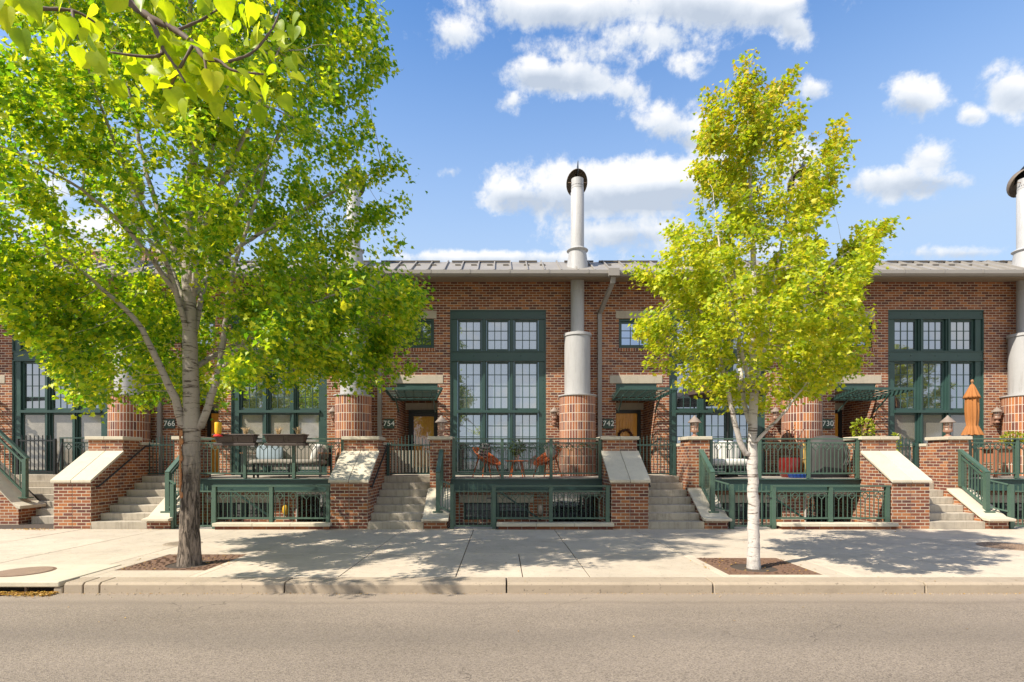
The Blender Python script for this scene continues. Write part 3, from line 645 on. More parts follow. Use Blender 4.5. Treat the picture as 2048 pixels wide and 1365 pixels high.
# chimney
CX, CY = ux(4.90), 14.47
m = MB(); m.lathe([(0.48, 1.05), (0.48, 3.16)], CX, CY, 48, uvr=0.48); chim = m.build('chimney', 'brick_soldier', house, smooth='auto')
m = MB(); m.lathe([(0.47, 3.16), (0.515, 3.163), (0.515, 3.19), (0.345, 3.21), (0.345, 4.76), (0.372, 4.765), (0.372, 4.835), (0.18, 4.86), (0.18, 5.98), (0.19, 5.985), (0.19, 6.0), (0.18, 6.005), (0.178, 6.9), (0.18, 7.1)], CX, CY, 40)
m.build('flue_pipe', 'pipe', chim, smooth='auto')
m = MB(); m.lathe([(0.31, 6.45), (0.235, 7.02), (0.285, 7.06), (0.285, 7.075), (0.19, 7.13), (0.178, 7.14), (0.178, 8.62), (0.165, 8.64), (0.165, 8.72), (0.170, 8.725), (0.170, 8.74), (0.163, 8.745), (0.163, 8.98), (0.150, 8.98), (0.150, 8.9)], CX, CY, 40)
for k in range(26):
    a = 2*math.pi*k/26; 
m.build('roof_flue', 'pipe', chim, smooth='auto')
m = MB()
for k in range(26):
    a = 2*math.pi*k/26; x, y = CX+0.164*math.sin(a), CY-0.164*math.cos(a); m.box(x-0.007, x+0.007, y-0.004, y+0.004, 8.785, 8.80)
m.build('vent_hole', 'black_metal', chim)
# wind hood: half shell open to the street, with a fin on its crown
m = MB(); nn = 14; rows = []
hc = Vector((CX, CY+0.10, 8.93))
tilt = Matrix.Rotation(R(-52), 3, 'X')
def hood_pt(i, k, rr):
    a = math.pi/2*i/9; t = 2*math.pi*k/28
    p = Vector((rr*0.285*math.sin(a)*math.cos(t), rr*0.36*math.sin(a)*math.sin(t), rr*0.30*math.cos(a)))
    return hc + tilt @ p
for i in range(9):
    for k in range(28):
        a, b, c_, d_ = hood_pt(i,k,1), hood_pt(i,k+1,1), hood_pt(i+1,k+1,1), hood_pt(i+1,k,1)
        if i == 0: m.quad(a, c_, d_)
        else: m.quad(a, b, c_, d_)
hood = m.build('rain_hood', 'hood_inside', chim, smooth=True, merge=0.0005)
so = hood.modifiers.new('solid', 'SOLIDIFY'); so.thickness = 0.012
m = MB(); m.prism_x([(CY-0.22, 9.10), (CY-0.13, 9.42), (CY-0.08, 9.42), (CY+0.25, 9.25), (CY+0.32, 8.98)], CX-0.006, CX+0.006); m.build('hood_fin', 'black_metal', chim)
m = MB(); m.bar((CX-0.25, CY-0.04, 8.88), (CX+0.25, CY-0.04, 8.88), 0.012); m.bar((CX, CY-0.02, 8.9), (CX, CY-0.02, 9.15), 0.012); m.build('hood_strut', 'iron_cover', chim)
# roof
ra, rb = ux(-0.45), ux(5.55)
m = MB(); m.prism_x([(13.80, 6.22), (13.80, 6.29), (15.05, 6.985), (20.8, 7.60), (20.8, 7.5), (15.05, 6.88)], ra, rb)
roof = m.build('roof', 'roof_metal', house)
m = MB()
for k in range(14):
    x = ra+0.12+k*0.43; m.bar((x, 13.79, 6.31), (x, 15.03, 7.0), 0.03, 0.055); m.bar((x, 15.05, 7.005), (x, 20.7, 7.61), 0.03, 0.05)
m.build('seam', 'roof_metal', roof)
m = MB()
for a, b in ((0.0, 1.62), (1.95, 3.55), (3.8, 4.3), (5.05, 5.85)):
    m.bar((ra+a, 14.90, 6.945), (ra+b, 14.90, 6.945), 0.06, 0.035)
    for q in range(int((b-a)/0.42)+1): m.box(ra+a+0.12+q*0.43, ra+a+0.27+q*0.43, 14.52, 14.60, 6.70, 6.735)
m.build('snow_guard', 'roof_dark', roof)
m = MB(); m.prism_x([(13.80, 6.135), (13.80, 6.215), (14.9, 6.44), (14.9, 6.36)], ra, rb); m.build('soffit', 'soffit', house)
m = MB(); m.prism_x([(13.66, 6.285), (13.675, 6.285), (13.675, 6.20), (13.72, 6.16), (13.785, 6.16), (13.785, 6.285), (13.797, 6.285), (13.797, 6.148), (13.715, 6.148), (13.66, 6.195)], ra, rb)
gut = m.build('gutter', 'gutter', house)
m = MB()
for k in range(6): m.box(ra+0.5+k, ra+0.53+k, 13.652, 13.80, 6.20, 6.292)
m.build('gutter_strap', 'gutter', gut)
m = MB(); m.box(ux(-0.43), ux(-0.16), 13.60, 13.80, 6.12, 6.31); m.bar((ux(-0.30), 13.73, 6.13), (ux(-0.30), 13.78, 5.98), 0.12, 0.10); 
m.bar((ux(-0.30), 13.77, 6.0), (ux(-0.455), 14.72, 5.46), 0.10, 0.08)
m.box(ux(-0.508), ux(-0.402), 14.68, 14.765, 1.06, 5.50)
for z in (2.6, 4.1): m.box(ux(-0.525), ux(-0.385), 14.67, F-0.002, z, z+0.03)
m.build('downspout', 'gutter', house)
# deck with steel edge beam, landing and pit below
m = MB(); m.box(ux(1.21), ux(5.20), 12.62, F-0.002, 0.90, 1.045); m.box(ux(5.20), ux(5.98), 13.82, F-0.002, 0.90, 1.045); m.box(ux(0.002), ux(1.118), F, F+1.395, 0.9, 1.078)
deck = m.build('deck', 'deck_floor', house)
m = MB(); m.box(ux(1.69), ux(5.20), 12.555, 12.61, 0.76, 1.035); m.box(ux(1.69), ux(5.20), 12.505, 12.555, 1.012, 1.036); m.box(ux(1.69), ux(5.20), 12.505, 12.555, 0.76, 0.785)
m.build('deck_beam', 'green_window', deck)
m = MB(); m.box(ux(1.2), ux(5.25), 11.66, 12.9, -1.1, -0.95); m.box(ux(1.72), ux(2.72), 11.53, 11.95, -0.9, -0.005)
for k in range(5): m.box(ux(2.73+0.25*k), ux(2.98+0.25*k), 11.66, 12.6, -0.95, -0.17*(k+1))
m.build('basement_area', 'pit', house)

LBL = {'778': 'leftmost brick townhouse, cut by the frame, behind the maple crown', '766': 'brick townhouse behind the big left maple, plaque partly hidden',
       '742': 'brick townhouse with 742 plaque, tall window behind the yellowing maple', '730': 'rightmost brick townhouse with 730 plaque and green reflections'}
HOUSE = {'754': house}
for hn, k in HOUSES:
    if k: HOUSE[hn] = copy_tree(house, U*k, LBL[hn])
def restyle(hn, table):
    for w_ in kids(HOUSE[hn]):
        if w_.name.startswith('window'):
            for p in kids(w_):
                if 'row' in p.keys() and p['row'] in table:
                    setmat(p, table[p['row']])
                    if 'screen' in table[p['row']]: p.location.y -= 0.022          # the insect screen hangs before the muntins
restyle('730', {'lower': 'screen_dark', 'middle': 'glass_dark', 'upper': 'glass_dark', 'small': 'glass_blue'})
restyle('766', {'lower': 'screen', 'middle': 'glass_dark', 'upper': 'glass_dark', 'small': 'glass_dark'})
restyle('778', {'lower': 'screen', 'middle': 'glass_dark', 'upper': 'glass_dark', 'small': 'glass_dark'})
restyle('742', {'lower': 'glass_dark', 'middle': 'glass_dark', 'upper': 'glass_dark'})
restyle('754', {'small': 'glass_dark'})
copy_tree(house, U*3, 'next brick townhouse of the row, past the right edge'); copy_tree(house, -U*3, 'further brick townhouse of the row, past the left edge')

# storm door glass on 754
# ------------------------------------------------------------------ entry stairs
def stair_label(hn): return {'778': 'brick and concrete entry steps at far left edge', '766': 'entry steps left of the big maple trunk', '754': 'shaded concrete entry steps below the 754 plaque',
    '742': 'half-shaded concrete entry steps below the 742 plaque', '730': 'sunlit concrete entry steps with wide pale coping at far right'}[hn]
st = thing('entry_stairs', stair_label('754'), 'steps', (ux(0), 11.53, 0), 'entry steps of the townhouses')
m = MB(); RIS, TR = 1.08/7, 0.272
for k in range(7):
    y = 11.53+TR*k; z0 = 0 if k == 0 else RIS*k-0.0
    ye = 11.53+TR*(k+1)+0.012 if k < 6 else F-0.003
    m.hexa([(ux(0.003), y+0.012, RIS*k if k else -0.1), (ux(1.197), y+0.012, RIS*k if k else -0.1), (ux(1.197), ye, RIS*k if k else -0.1), (ux(0.003), ye, RIS*k if k else -0.1),
            (ux(0.003), y, RIS*(k+1)), (ux(1.197), y, RIS*(k+1)), (ux(1.197), ye, RIS*(k+1)), (ux(0.003), ye, RIS*(k+1))])
m.build('steps', 'step', st, bevel=0.008)
m = MB(); m.box(ux(0.003), ux(1.197), 13.6, F-0.01, 0.5, 0.9)
# left pier: sloped front, upper block, low wall
def notch(prof, x0, x1): 
    mm = MB(); mm.prism_x(prof, x0, x1); return mm
m = MB(); 
for a, b in ((-0.79, -0.402), (-0.388, 0.0)):
    m.prism_x([(11.53, -0.1), (11.53, 1.015), (12.5, 1.625), (12.5, 1.94), (13.08, 1.94), (13.08, -0.1)], ux(a), ux(b))
m.box(ux(-0.30), ux(0.0), 13.082, 13.82, -0.1, 1.83)
lp = m.build('pier', 'brick', st)
MB().prism_x([(11.538, -0.1), (11.538, 1.0), (12.508, 1.6), (12.508, 1.935), (13.07, 1.935), (13.07, -0.1)], ux(-0.401), ux(-0.389)).build('joint', 'lintel', lp)
m = MB(); sl = (1.625-1.015)/0.97
for a, b in ((-0.83, -0.399), (-0.391, 0.035)):
    m.prism_x([(11.485, 1.015-0.045*sl), (11.485, 1.075-0.045*sl), (12.498, 1.69), (12.498, 1.628)], ux(a), ux(b))
for a, b in ((-0.84, -0.397), (-0.393, 0.045)):
    m.box(ux(a), ux(b), 12.45, 13.12, 1.942, 2.018)
m.build('coping', 'coping', lp, bevel=0.009)
m = MB(); m.box(ux(-0.33), ux(0.03), 13.122, 13.85, 1.832, 1.90); m.build('coping', 'coping', lp, bevel=0.009)
m = MB(); m.prism_x([(11.53, -0.1), (11.53, 0.165), (12.5, 0.755), (12.5, -0.1)], ux(1.205), ux(1.69)); m.box(ux(1.205), ux(1.68), 12.502, 13.1, -0.1, 1.94)
m.box(ux(1.205), ux(1.45), 13.102, 13.62, -0.1, 1.80)
rp = m.build('pier', 'brick', st)
m = MB(); sl = 0.59/0.97
for a, b in ((1.165, 1.735),):
    m.prism_x([(11.40, 0.175-0.0*sl), (11.40, 0.228), (11.62, 0.228+0.03), (12.495, 0.82), (12.495, 0.758), (11.55, 0.178)], ux(a), ux(b))
m.build('coping', 'coping', rp, bevel=0.009)
m = MB(); m.box(ux(1.155), ux(1.73), 12.45, 13.14, 1.942, 2.018); m.build('coping', 'coping', rp, bevel=0.009)
m = MB(); m.box(ux(1.19), ux(1.48), 13.142, 13.65, 1.802, 1.87); m.build('coping', 'coping', rp, bevel=0.009)
# painted steel handrail on the cheek wall, and a plain pipe rail on the pier
m = MB(); hx = ux(1.475)
m.bar((hx, 12.50, 1.70), (hx, 11.79, 1.195), 0.10, 0.05); 
m.bar((hx, 12.50, 1.57), (hx, 11.82, 1.085), 0.045, 0.04); m.bar((hx, 12.50, 0.90), (hx, 11.82, 0.455), 0.045, 0.04)
m.box(hx-0.045, hx+0.045, 11.775, 11.865, 0.36, 1.20); m.box(hx-0.045, hx+0.045, 12.42, 12.498, 0.86, 1.66)
m.box(hx-0.11, hx+0.11, 11.72, 11.92, 0.325, 0.36)
for k in range(1, 7):
    y = 11.86+0.56*k/7; u = (12.50-y)/0.68; m.bar((hx, y, 0.90-0.445*u), (hx, y, 1.57-0.485*u), 0.018)
gx_ = ux(1.80)                                             # short link to the area gate post
m.bar((hx+0.045, 11.80, 1.03), (gx_-0.04, 11.62, 0.95), 0.035, 0.03); m.bar((hx+0.045, 11.80, 0.45), (gx_-0.04, 11.62, 0.37), 0.035, 0.03)
for k in range(1, 4): u = k/4; m.bar((hx+0.045+(gx_-0.085-hx)*u, 11.80-0.18*u, 0.45-0.08*u), (hx+0.045+(gx_-0.085-hx)*u, 11.80-0.18*u, 1.03-0.08*u), 0.018)
m.build('handrail', 'green', st)
m = MB(); m.tube([(ux(0.02), 11.66, 0.90), (ux(0.07), 11.66, 0.905), (ux(0.07), 11.75, 0.95), (ux(0.07), 13.2, 1.80), (ux(0.07), 13.45, 1.82)], 0.02, 10)
for u in (0.15, 0.55, 0.9): m.bar((ux(0.0), 11.75+1.45*u, 0.92+0.85*u), (ux(0.07), 11.75+1.45*u, 0.94+0.85*u), 0.015)
m.build('pipe_rail', 'black_metal', st)
STAIR = {'754': st}
for hn, k in HOUSES:
    if k and hn != '778': STAIR[hn] = copy_tree(st, U*k + (0.09 if k == -1 else (0.16 if k == -2 else 0.0)), stair_label(hn))

for ch in list(kids(HOUSE['778'])):
    if ch.name.split('.')[0] in ('deck', 'basement_wall', 'basement_lintel', 'basement_window', 'basement_door_frame', 'window_grille', 'basement_area'):
        for g_ in kids(ch): bpy.data.objects.remove(g_)
        bpy.data.objects.remove(ch)
st8 = thing('entry_stairs', 'far left entry steps behind a sloping brick cheek wall', 'steps', (-11.2, 12.5, 0), 'entry steps of the townhouses')
m = MB()
for k in range(7):
    y = 12.56+0.27*k; ye = 12.56+0.27*(k+1)+0.012 if k < 6 else F-0.003; xl = -12.9 if k else -10.92
    m.hexa([(xl, y+0.012, RIS*k if k else -0.1), (-9.66, y+0.012, RIS*k if k else -0.1), (-9.66, ye, RIS*k if k else -0.1), (xl, ye, RIS*k if k else -0.1), (xl, y, RIS*(k+1)), (-9.66, y, RIS*(k+1)), (-9.66, ye, RIS*(k+1)), (xl, ye, RIS*(k+1))])
m.build('steps', 'step', st8, bevel=0.008)
MB().box(-15.6, -12.91, 13.2, F-0.003, 0.0, 1.078).build('landing', 'step', st8)
m = MB(); b0 = [(-14.2, -0.1), (-11.04, -0.1), (-11.04, 0.36), (-12.35, 1.70), (-14.2, 1.70)]
n_ = len(b0); m.v = [(x, 12.37, z) for x, z in b0]+[(x, 12.98, z) for x, z in b0]; m.f = [tuple(range(n_)), tuple(n_+i for i in reversed(range(n_)))]+[(i, n_+i, n_+(i+1) % n_, (i+1) % n_) for i in range(n_)]
ck = m.build('cheek_wall', 'brick', st8)
m = MB(); P8 = [(-10.96, 0.35), (-10.96, 0.42), (-11.16, 0.50), (-12.35, 1.77), (-14.25, 1.77), (-14.25, 1.705), (-12.37, 1.705), (-11.05, 0.365)]
n_ = len(P8); m.v = [(x, 12.32, z) for x, z in P8]+[(x, 13.03, z) for x, z in P8]; m.f = [tuple(range(n_)), tuple(n_+i for i in reversed(range(n_)))]+[(i, n_+i, n_+(i+1) % n_, (i+1) % n_) for i in range(n_)]
m.build('coping', 'coping', ck, bevel=0.009)
m = MB(); yy = 12.68
m.box(-11.205, -11.115, yy-0.045, yy+0.045, 0.60, 1.50); m.bar((-11.10, yy, 1.50), (-12.40, yy, 2.74), 0.10, 0.05); m.bar((-11.16, yy, 1.38), (-12.4, yy, 2.58), 0.045, 0.04); m.bar((-11.16, yy, 0.68), (-12.4, yy, 1.90), 0.045, 0.04)
m.box(-11.28, -11.04, yy-0.10, yy+0.10, 0.575, 0.60)
for k in range(1, 10): m.bar((-11.16-0.12*k, yy, 0.68+0.118*k), (-11.16-0.12*k, yy, 1.38+0.116*k), 0.018)
m.build('handrail', 'green', st8)
# ------------------------------------------------------------------ railings and gates
def rail_bars(m, xa, xb, y, zb, z2, zd, n=12, dia=0.078):
    for k in range(n):
        x = xa+(xb-xa)*(k+0.5)/n
        if k % 3 == 1:
            m.bar((x, y, zb), (x, y, zd-dia), 0.0135)
            P_ = [(x, y, zd-dia), (x+dia, y, zd), (x, y, zd+dia), (x-dia, y, zd)]
            for a, b in zip(P_, P_[1:]+P_[:1]): m.bar(a, b, 0.013, 0.016, up=(0, 1, 0))
        else: m.bar((x, y, zb), (x, y, z2), 0.0135)
    m.bar((xa, y, zd), (xb, y, zd), 0.011)
dr = thing('deck_railing', '', 'railing', (ux(3.4), 12.6, 1.045), 'green railings along the raised decks')
m = MB(); m.bar((ux(1.69), 12.6, 1.965), (ux(5.20), 12.6, 1.965), 0.09, 0.03); m.build('top_rail', 'green', dr)
PX = [1.75, 2.88, 4.02, 5.16]
for x in PX: MB().box(ux(x)-0.035, ux(x)+0.035, 12.565, 12.635, 1.045, 1.95).build('post', 'green', dr)
for a, b in zip(PX[:-1], PX[1:]):
    m = MB(); a, b = ux(a)+0.035, ux(b)-0.035
    m.bar((a, 12.6, 1.87), (b, 12.6, 1.87), 0.03); m.bar((a, 12.6, 1.16), (b, 12.6, 1.16), 0.035)
    rail_bars(m, a, b, 12.6, 1.16, 1.87, 1.775); m.build('panel', 'green', dr)
af = thing('area_fence', '', 'fence', (ux(3.9), 11.6, 0.0), 'green fences guarding the basement areas')
MB().box(ux(2.66), ux(5.20), 11.555, 11.645, 0.90, 0.93).build('top_rail', 'green', af)
PX = [2.70, 3.92, 5.14]
for i, x in enumerate(PX): MB().box(ux(x)-0.04, ux(x)+0.04, 11.56, 11.64, 0.0 if i == 0 else 0.14, 0.90).build('post', 'green', af)
for a, b in zip(PX[:-1], PX[1:]):
    m = MB(); a, b = ux(a)+0.04, ux(b)-0.04
    m.bar((a, 11.6, 0.80), (b, 11.6, 0.80), 0.03); m.bar((a, 11.6, 0.225), (b, 11.6, 0.225), 0.035)
    rail_bars(m, a, b, 11.6, 0.225, 0.80, 0.705); m.build('panel', 'green', af)
m = MB()
m.box(ux(2.80), ux(5.215), 11.42, 11.655, -0.1, 0.066); kb = m.build('kerb_wall', 'brick_tan', af)
m = MB()
for a, b in ((2.755, 3.60), (3.604, 4.40), (4.404, 5.24)): m.box(ux(a), ux(b), 11.385, 11.67, 0.068, 0.138)
m.build('coping', 'coping', kb, bevel=0.008)
m = MB(); m.bar((ux(2.75), 12.2, 0.80), (ux(3.75), 12.2, 0.12), 0.04); m.bar((ux(2.75), 12.2, 0.80), (ux(2.75), 12.2, -0.2), 0.035); m.build('stair_rail', 'green_dark', af)
ag = thing('area_gate', '', 'gate', (ux(2.25), 11.6, 0.0), 'green gates to the basement areas')
MB().box(ux(1.80)-0.04, ux(1.80)+0.04, 11.56, 11.64, 0.0, 0.95).build('post', 'green', ag)
m = MB(); a, b = ux(1.86), ux(2.645)
m.bar((a, 11.6, 0.04), (a, 11.6, 0.80), 0.03); m.bar((b, 11.6, 0.04), (b, 11.6, 0.80), 0.03); m.bar((a-0.015, 11.6, 0.80), (b+0.015, 11.6, 0.80), 0.03); m.bar((a-0.015, 11.6, 0.06), (b+0.015, 11.6, 0.06), 0.03)
for k in range(1, 8):
    x = a+(b-a)*k/8; m.bar((x, 11.6, 0.06), (x, 11.6, 0.87+0.13*math.sin(math.pi*k/8)), 0.015)
m.build('leaf_frame', 'green', ag)
MB().box(b-0.10, b+0.07, 11.58, 11.59, 0.64, 0.67).build('latch', 'black_metal', ag)
eg = thing('entry_gate', '', 'gate', (ux(0.6), 13.4, 1.08), 'picket gates at the top of the steps')
for x in (0.055, 1.15): MB().box(ux(x)-0.03, ux(x)+0.03, 13.35, 13.45, 1.08, 1.90).build('post', 'green_window', eg)
m = MB(); a, b = ux(0.09), ux(1.115)
for z in (1.13, 1.84): m.bar((a, 13.4, z), (b, 13.4, z), 0.03)
for k in range(12):
    x = a+(b-a)*(k+0.5)/12; m.bar((x, 13.4, 1.13), (x, 13.4, 1.90+0.19*math.sin(math.pi*(k+0.5)/12)), 0.016)
m.build('picket_frame', 'green_window', eg)
who = {'778': 'of the leftmost house', '766': 'behind the big maple trunk', '754': 'of the 754 house', '742': 'of the 742 house', '730': 'at the right edge'}
lab_dr = {'766': 'green deck railing carrying two brown flower boxes', '754': 'green deck railing with orange chairs behind', '742': 'green deck railing before the covered grill', '730': 'green deck railing before the closed orange umbrella'}
lab_af = {'778': 'basement fence at the far left frame edge', '766': 'green diamond fence below the brown flower boxes', '754': 'green diamond fence below the orange chairs', '742': 'green diamond fence right of the white-barked maple', '730': 'green basement fence at the far right edge'}
lab_ag = {'766': 'small green gate beside the big maple trunk', '754': 'small green area gate in shade right of the 754 steps', '742': 'small green area gate behind the white maple trunk', '730': 'small green area gate at the right frame edge'}
lab_eg = {'766': 'picket gate atop the steps left of the big maple', '754': 'picket gate with pale slats below the 754 plaque', '742': 'open picket gate below the wooden door with wreath', '730': 'picket gate with plants behind, by the sunlit right piers'}
def spread(o, labs, dxs={}):
    out = {}
    for hn, k in HOUSES:
        if hn not in labs: continue
        if k == 0: o['label'] = labs[hn]; out[hn] = o
    for hn, k in HOUSES:
        if k and hn in labs: out[hn] = copy_tree(o, U*k+dxs.get(hn, 0), labs[hn])
    return out
DRL = spread(dr, lab_dr); AFN = spread(af, {k: v for k, v in lab_af.items() if k != '778'}); AGT = spread(ag, lab_ag); EGT = spread(eg, lab_eg)
lg = thing('entry_gate', 'black bar gate at the top of the far left steps', 'gate', (-12.3, 14.3, 1.08), 'picket gates at the top of the steps')
m = MB()
for x in (-12.78, -11.80): m.box(x-0.03, x+0.03, 14.27, 14.33, 1.08, 2.03)
m.bar((-12.75, 14.3, 1.98), (-11.83, 14.3, 1.98), 0.035); m.bar((-12.75, 14.3, 1.16), (-11.83, 14.3, 1.16), 0.035)
for k in range(1, 9): m.bar((-12.78+0.109*k, 14.3, 1.16), (-12.78+0.109*k, 14.3, 2.12), 0.018)
m.build('gate_frame', 'black_metal', lg)
lr = thing('deck_railing', 'dark diamond railing below the leftmost tall window', 'railing', (-11.2, 14.3, 1.08), 'green railings along the raised decks')
for x in (-11.62, -10.62, -9.75): MB().box(x-0.03, x+0.03, 14.27, 14.33, 1.08, 2.03).build('post', 'green_dark', lr)
MB().bar((-11.65, 14.3, 2.05), (-9.72, 14.3, 2.05), 0.08, 0.03).build('top_rail', 'green_window', lr)
for a, b in ((-11.59, -10.65), (-10.59, -9.78)):
    m = MB(); m.bar((a, 14.3, 1.92), (b, 14.3, 1.92), 0.03); m.bar((a, 14.3, 1.17), (b, 14.3, 1.17), 0.03); rail_bars(m, a, b, 14.3, 1.17, 1.92, 1.82, n=9); m.build('panel', 'green_dark', lr)
lh = thing('handrail', 'thin black pipe handrail beside the far left gate', 'handrail', (-11.5, 13.6, 1.0))
m = MB(); m.tube([(-11.55, 14.22, 1.92), (-10.9, 13.3, 1.38)], 0.022, 8); m.tube([(-11.55, 14.22, 1.92), (-11.55, 14.22, 1.08)], 0.018, 8); m.tube([(-10.9, 13.3, 1.38), (-10.9, 13.3, 0.45)], 0.018, 8); m.build('pipe', 'black_metal', lh)
m = MB(); g_ = EGT['754']; a, b = ux(0.09), ux(1.115)
for k in range(12):
    x = a+(b-a)*(k+0.5)/12+0.02; m.box(x-0.028, x+0.028, 13.425, 13.435, 1.16, 1.71)
m.build('slat', 'lintel', g_)
for hn in ('754',):
    for c in kids(EGT[hn]):
        if not c.name.startswith('slat'): setmat(c, 'green_dark' if hn == '778' else 'green_window')

# ------------------------------------------------------------------ lanterns and number plaques
def lantern_parts(t, cx, cy, z, s=1.0):
    m = MB(); m.lathe([(0.075*s, z), (0.075*s, z+0.03*s), (0.04*s, z+0.04*s), (0.035*s, z+0.10*s), (0.09*s, z+0.12*s), (0.10*s, z+0.155*s), (0.085*s, z+0.16*s)], cx, cy, 16); m.build('base', 'copper', t, smooth='auto')
    m = MB(); m.lathe([(0.068*s, z+0.16*s), (0.075*s, z+0.33*s)], cx, cy, 16); m.build('lamp_glass', 'lamp_glass', t, smooth='auto')
    m = MB()
    for k in range(6):
        a = 2*math.pi*(k+0.5)/6; m.bar((cx+0.08*s*math.sin(a), cy-0.08*s*math.cos(a), z+0.155*s), (cx+0.088*s*math.sin(a), cy-0.088*s*math.cos(a), z+0.34*s), 0.014*s)
    m.lathe([(0.09*s, z+0.23*s), (0.094*s, z+0.245*s)], cx, cy, 16)
    m.build('cage', 'copper', t)
    m = MB(); m.lathe([(0.15*s, z+0.335*s), (0.155*s, z+0.345*s), (0.09*s, z+0.42*s), (0.035*s, z+0.475*s), (0.012*s, z+0.51*s)], cx, cy, 18); m.build('lamp_roof', 'lamp_roof', t, smooth='auto')
pl = thing('pier_lantern', '', 'lantern', (ux(1.44), 12.8, 2.018), 'copper lanterns on the stair piers'); lantern_parts(pl, ux(1.44), 12.8, 2.018)
PLN = spread(pl, {'754': 'copper pier lantern right of the 754 door', '742': 'copper pier lantern before the dark windows left of the slim maple', '730': 'sunlit copper pier lantern beside the closed orange umbrella'})
wl = thing('wall_lantern', '', 'lantern', (ux(4.30), F, 2.5), 'copper lanterns on the house walls')
lantern_parts(wl, ux(4.30), F-0.15, 2.48, 0.85)
m = MB(); m.bar((ux(4.30), F-0.002, 2.50), (ux(4.30), F-0.14, 2.50), 0.03); m.box(ux(4.25), ux(4.35), F-0.02, F-0.002, 2.42, 2.66); m.build('bracket', 'copper', wl)
spread(wl, {'766': 'copper wall lantern left of the brick column above flower boxes', '754': 'copper wall lantern right of the 754 house window', '742': 'copper wall lantern behind the slim maple trunk', '730': 'copper wall lantern near the closed umbrella at right edge'})
for hn, k in HOUSES:
    x = ux(-0.21)+U*k
    if hn == '778': continue
    t_ = thing('number_plaque', 'dark green house number plaque reading %s' % hn, 'sign', (x, F, 2.32), 'house number plaques')
    MB().box(x-0.145, x+0.145, F-0.03, F-0.002, 2.325, 2.59).build('plate', 'sign_green', t_, bevel=0.004)
    cu = bpy.data.curves.new('digits', 'FONT'); cu.body = hn; cu.size = 0.205; cu.extrude = 0.003; cu.align_x = 'CENTER'; cu.align_y = 'CENTER'; cu.space_character = 1.05
    tmp = bpy.data.objects.new('tmp', cu); COL.objects.link(tmp); dg = bpy.context.evaluated_depsgraph_get(); dg.update()
    me = bpy.data.meshes.new_from_object(tmp.evaluated_get(dg)); bpy.data.objects.remove(tmp)
    o = bpy.data.objects.new('digits', me); COL.objects.link(o); o.parent = t_; o.rotation_euler = (R(90), 0, 0); o.location = (0, -0.034, 0.14)
    me.materials.clear(); me.materials.append(MAT['white_letter'])
# basement wall lights
for hn, k, mat, lab in (('766', -1, 'yellow_bulb', 'yellow bulkhead light on the basement wall below flower boxes'), ('754', 0, 'lamp_glass', 'pale oval bulkhead light on the basement wall below orange chairs')):
    x = ux(3.78)+U*k
    t_ = thing('bulkhead_light', lab, 'light', (x, 12.75, 0.3)); m = MB(); m.ell((x, 12.70, 0.30), (0.07, 0.06, 0.13)); m.build('lens', mat, t_, smooth=True)
    m = MB(); m.ell((x, 12.735, 0.30), (0.085, 0.025, 0.15)); m.build('housing', 'iron_cover', t_, smooth=True)
# ------------------------------------------------------------------ things behind and on the roof
t_ = thing('solar_array', 'dark solar panel row above the roof at far right', 'solar panel', (12.6, 17.0, 7.2))
m = MB(); m.hexa([(11.9, 16.6, 7.55), (15.5, 16.6, 7.55), (15.5, 18.6, 8.2), (11.9, 18.6, 8.0), (11.9, 16.6, 7.59), (15.5, 16.6, 7.59), (15.5, 18.6, 8.24), (11.9, 18.6, 8.04)]); m.build('panel', 'solar', t_)
m = MB()
for x in (12.1, 13.3, 14.5): m.bar((x, 17.4, 7.2), (x, 17.4, 7.8), 0.05)
m.build('mount', 'roof_metal', t_)
t_ = thing('parapet_building', 'long low brown brick parapet building showing above the roof, far left', 'building', (-20, 30, 0))
m = MB(); m.box(-36, -15.6, 30, 36, 0, 13.0); m.build('wall', 'brick', t_)
m = MB(); m.box(-36.1, -15.5, 29.9, 36.1, 13.0, 13.15); m.build('coping', 'lintel', t_)
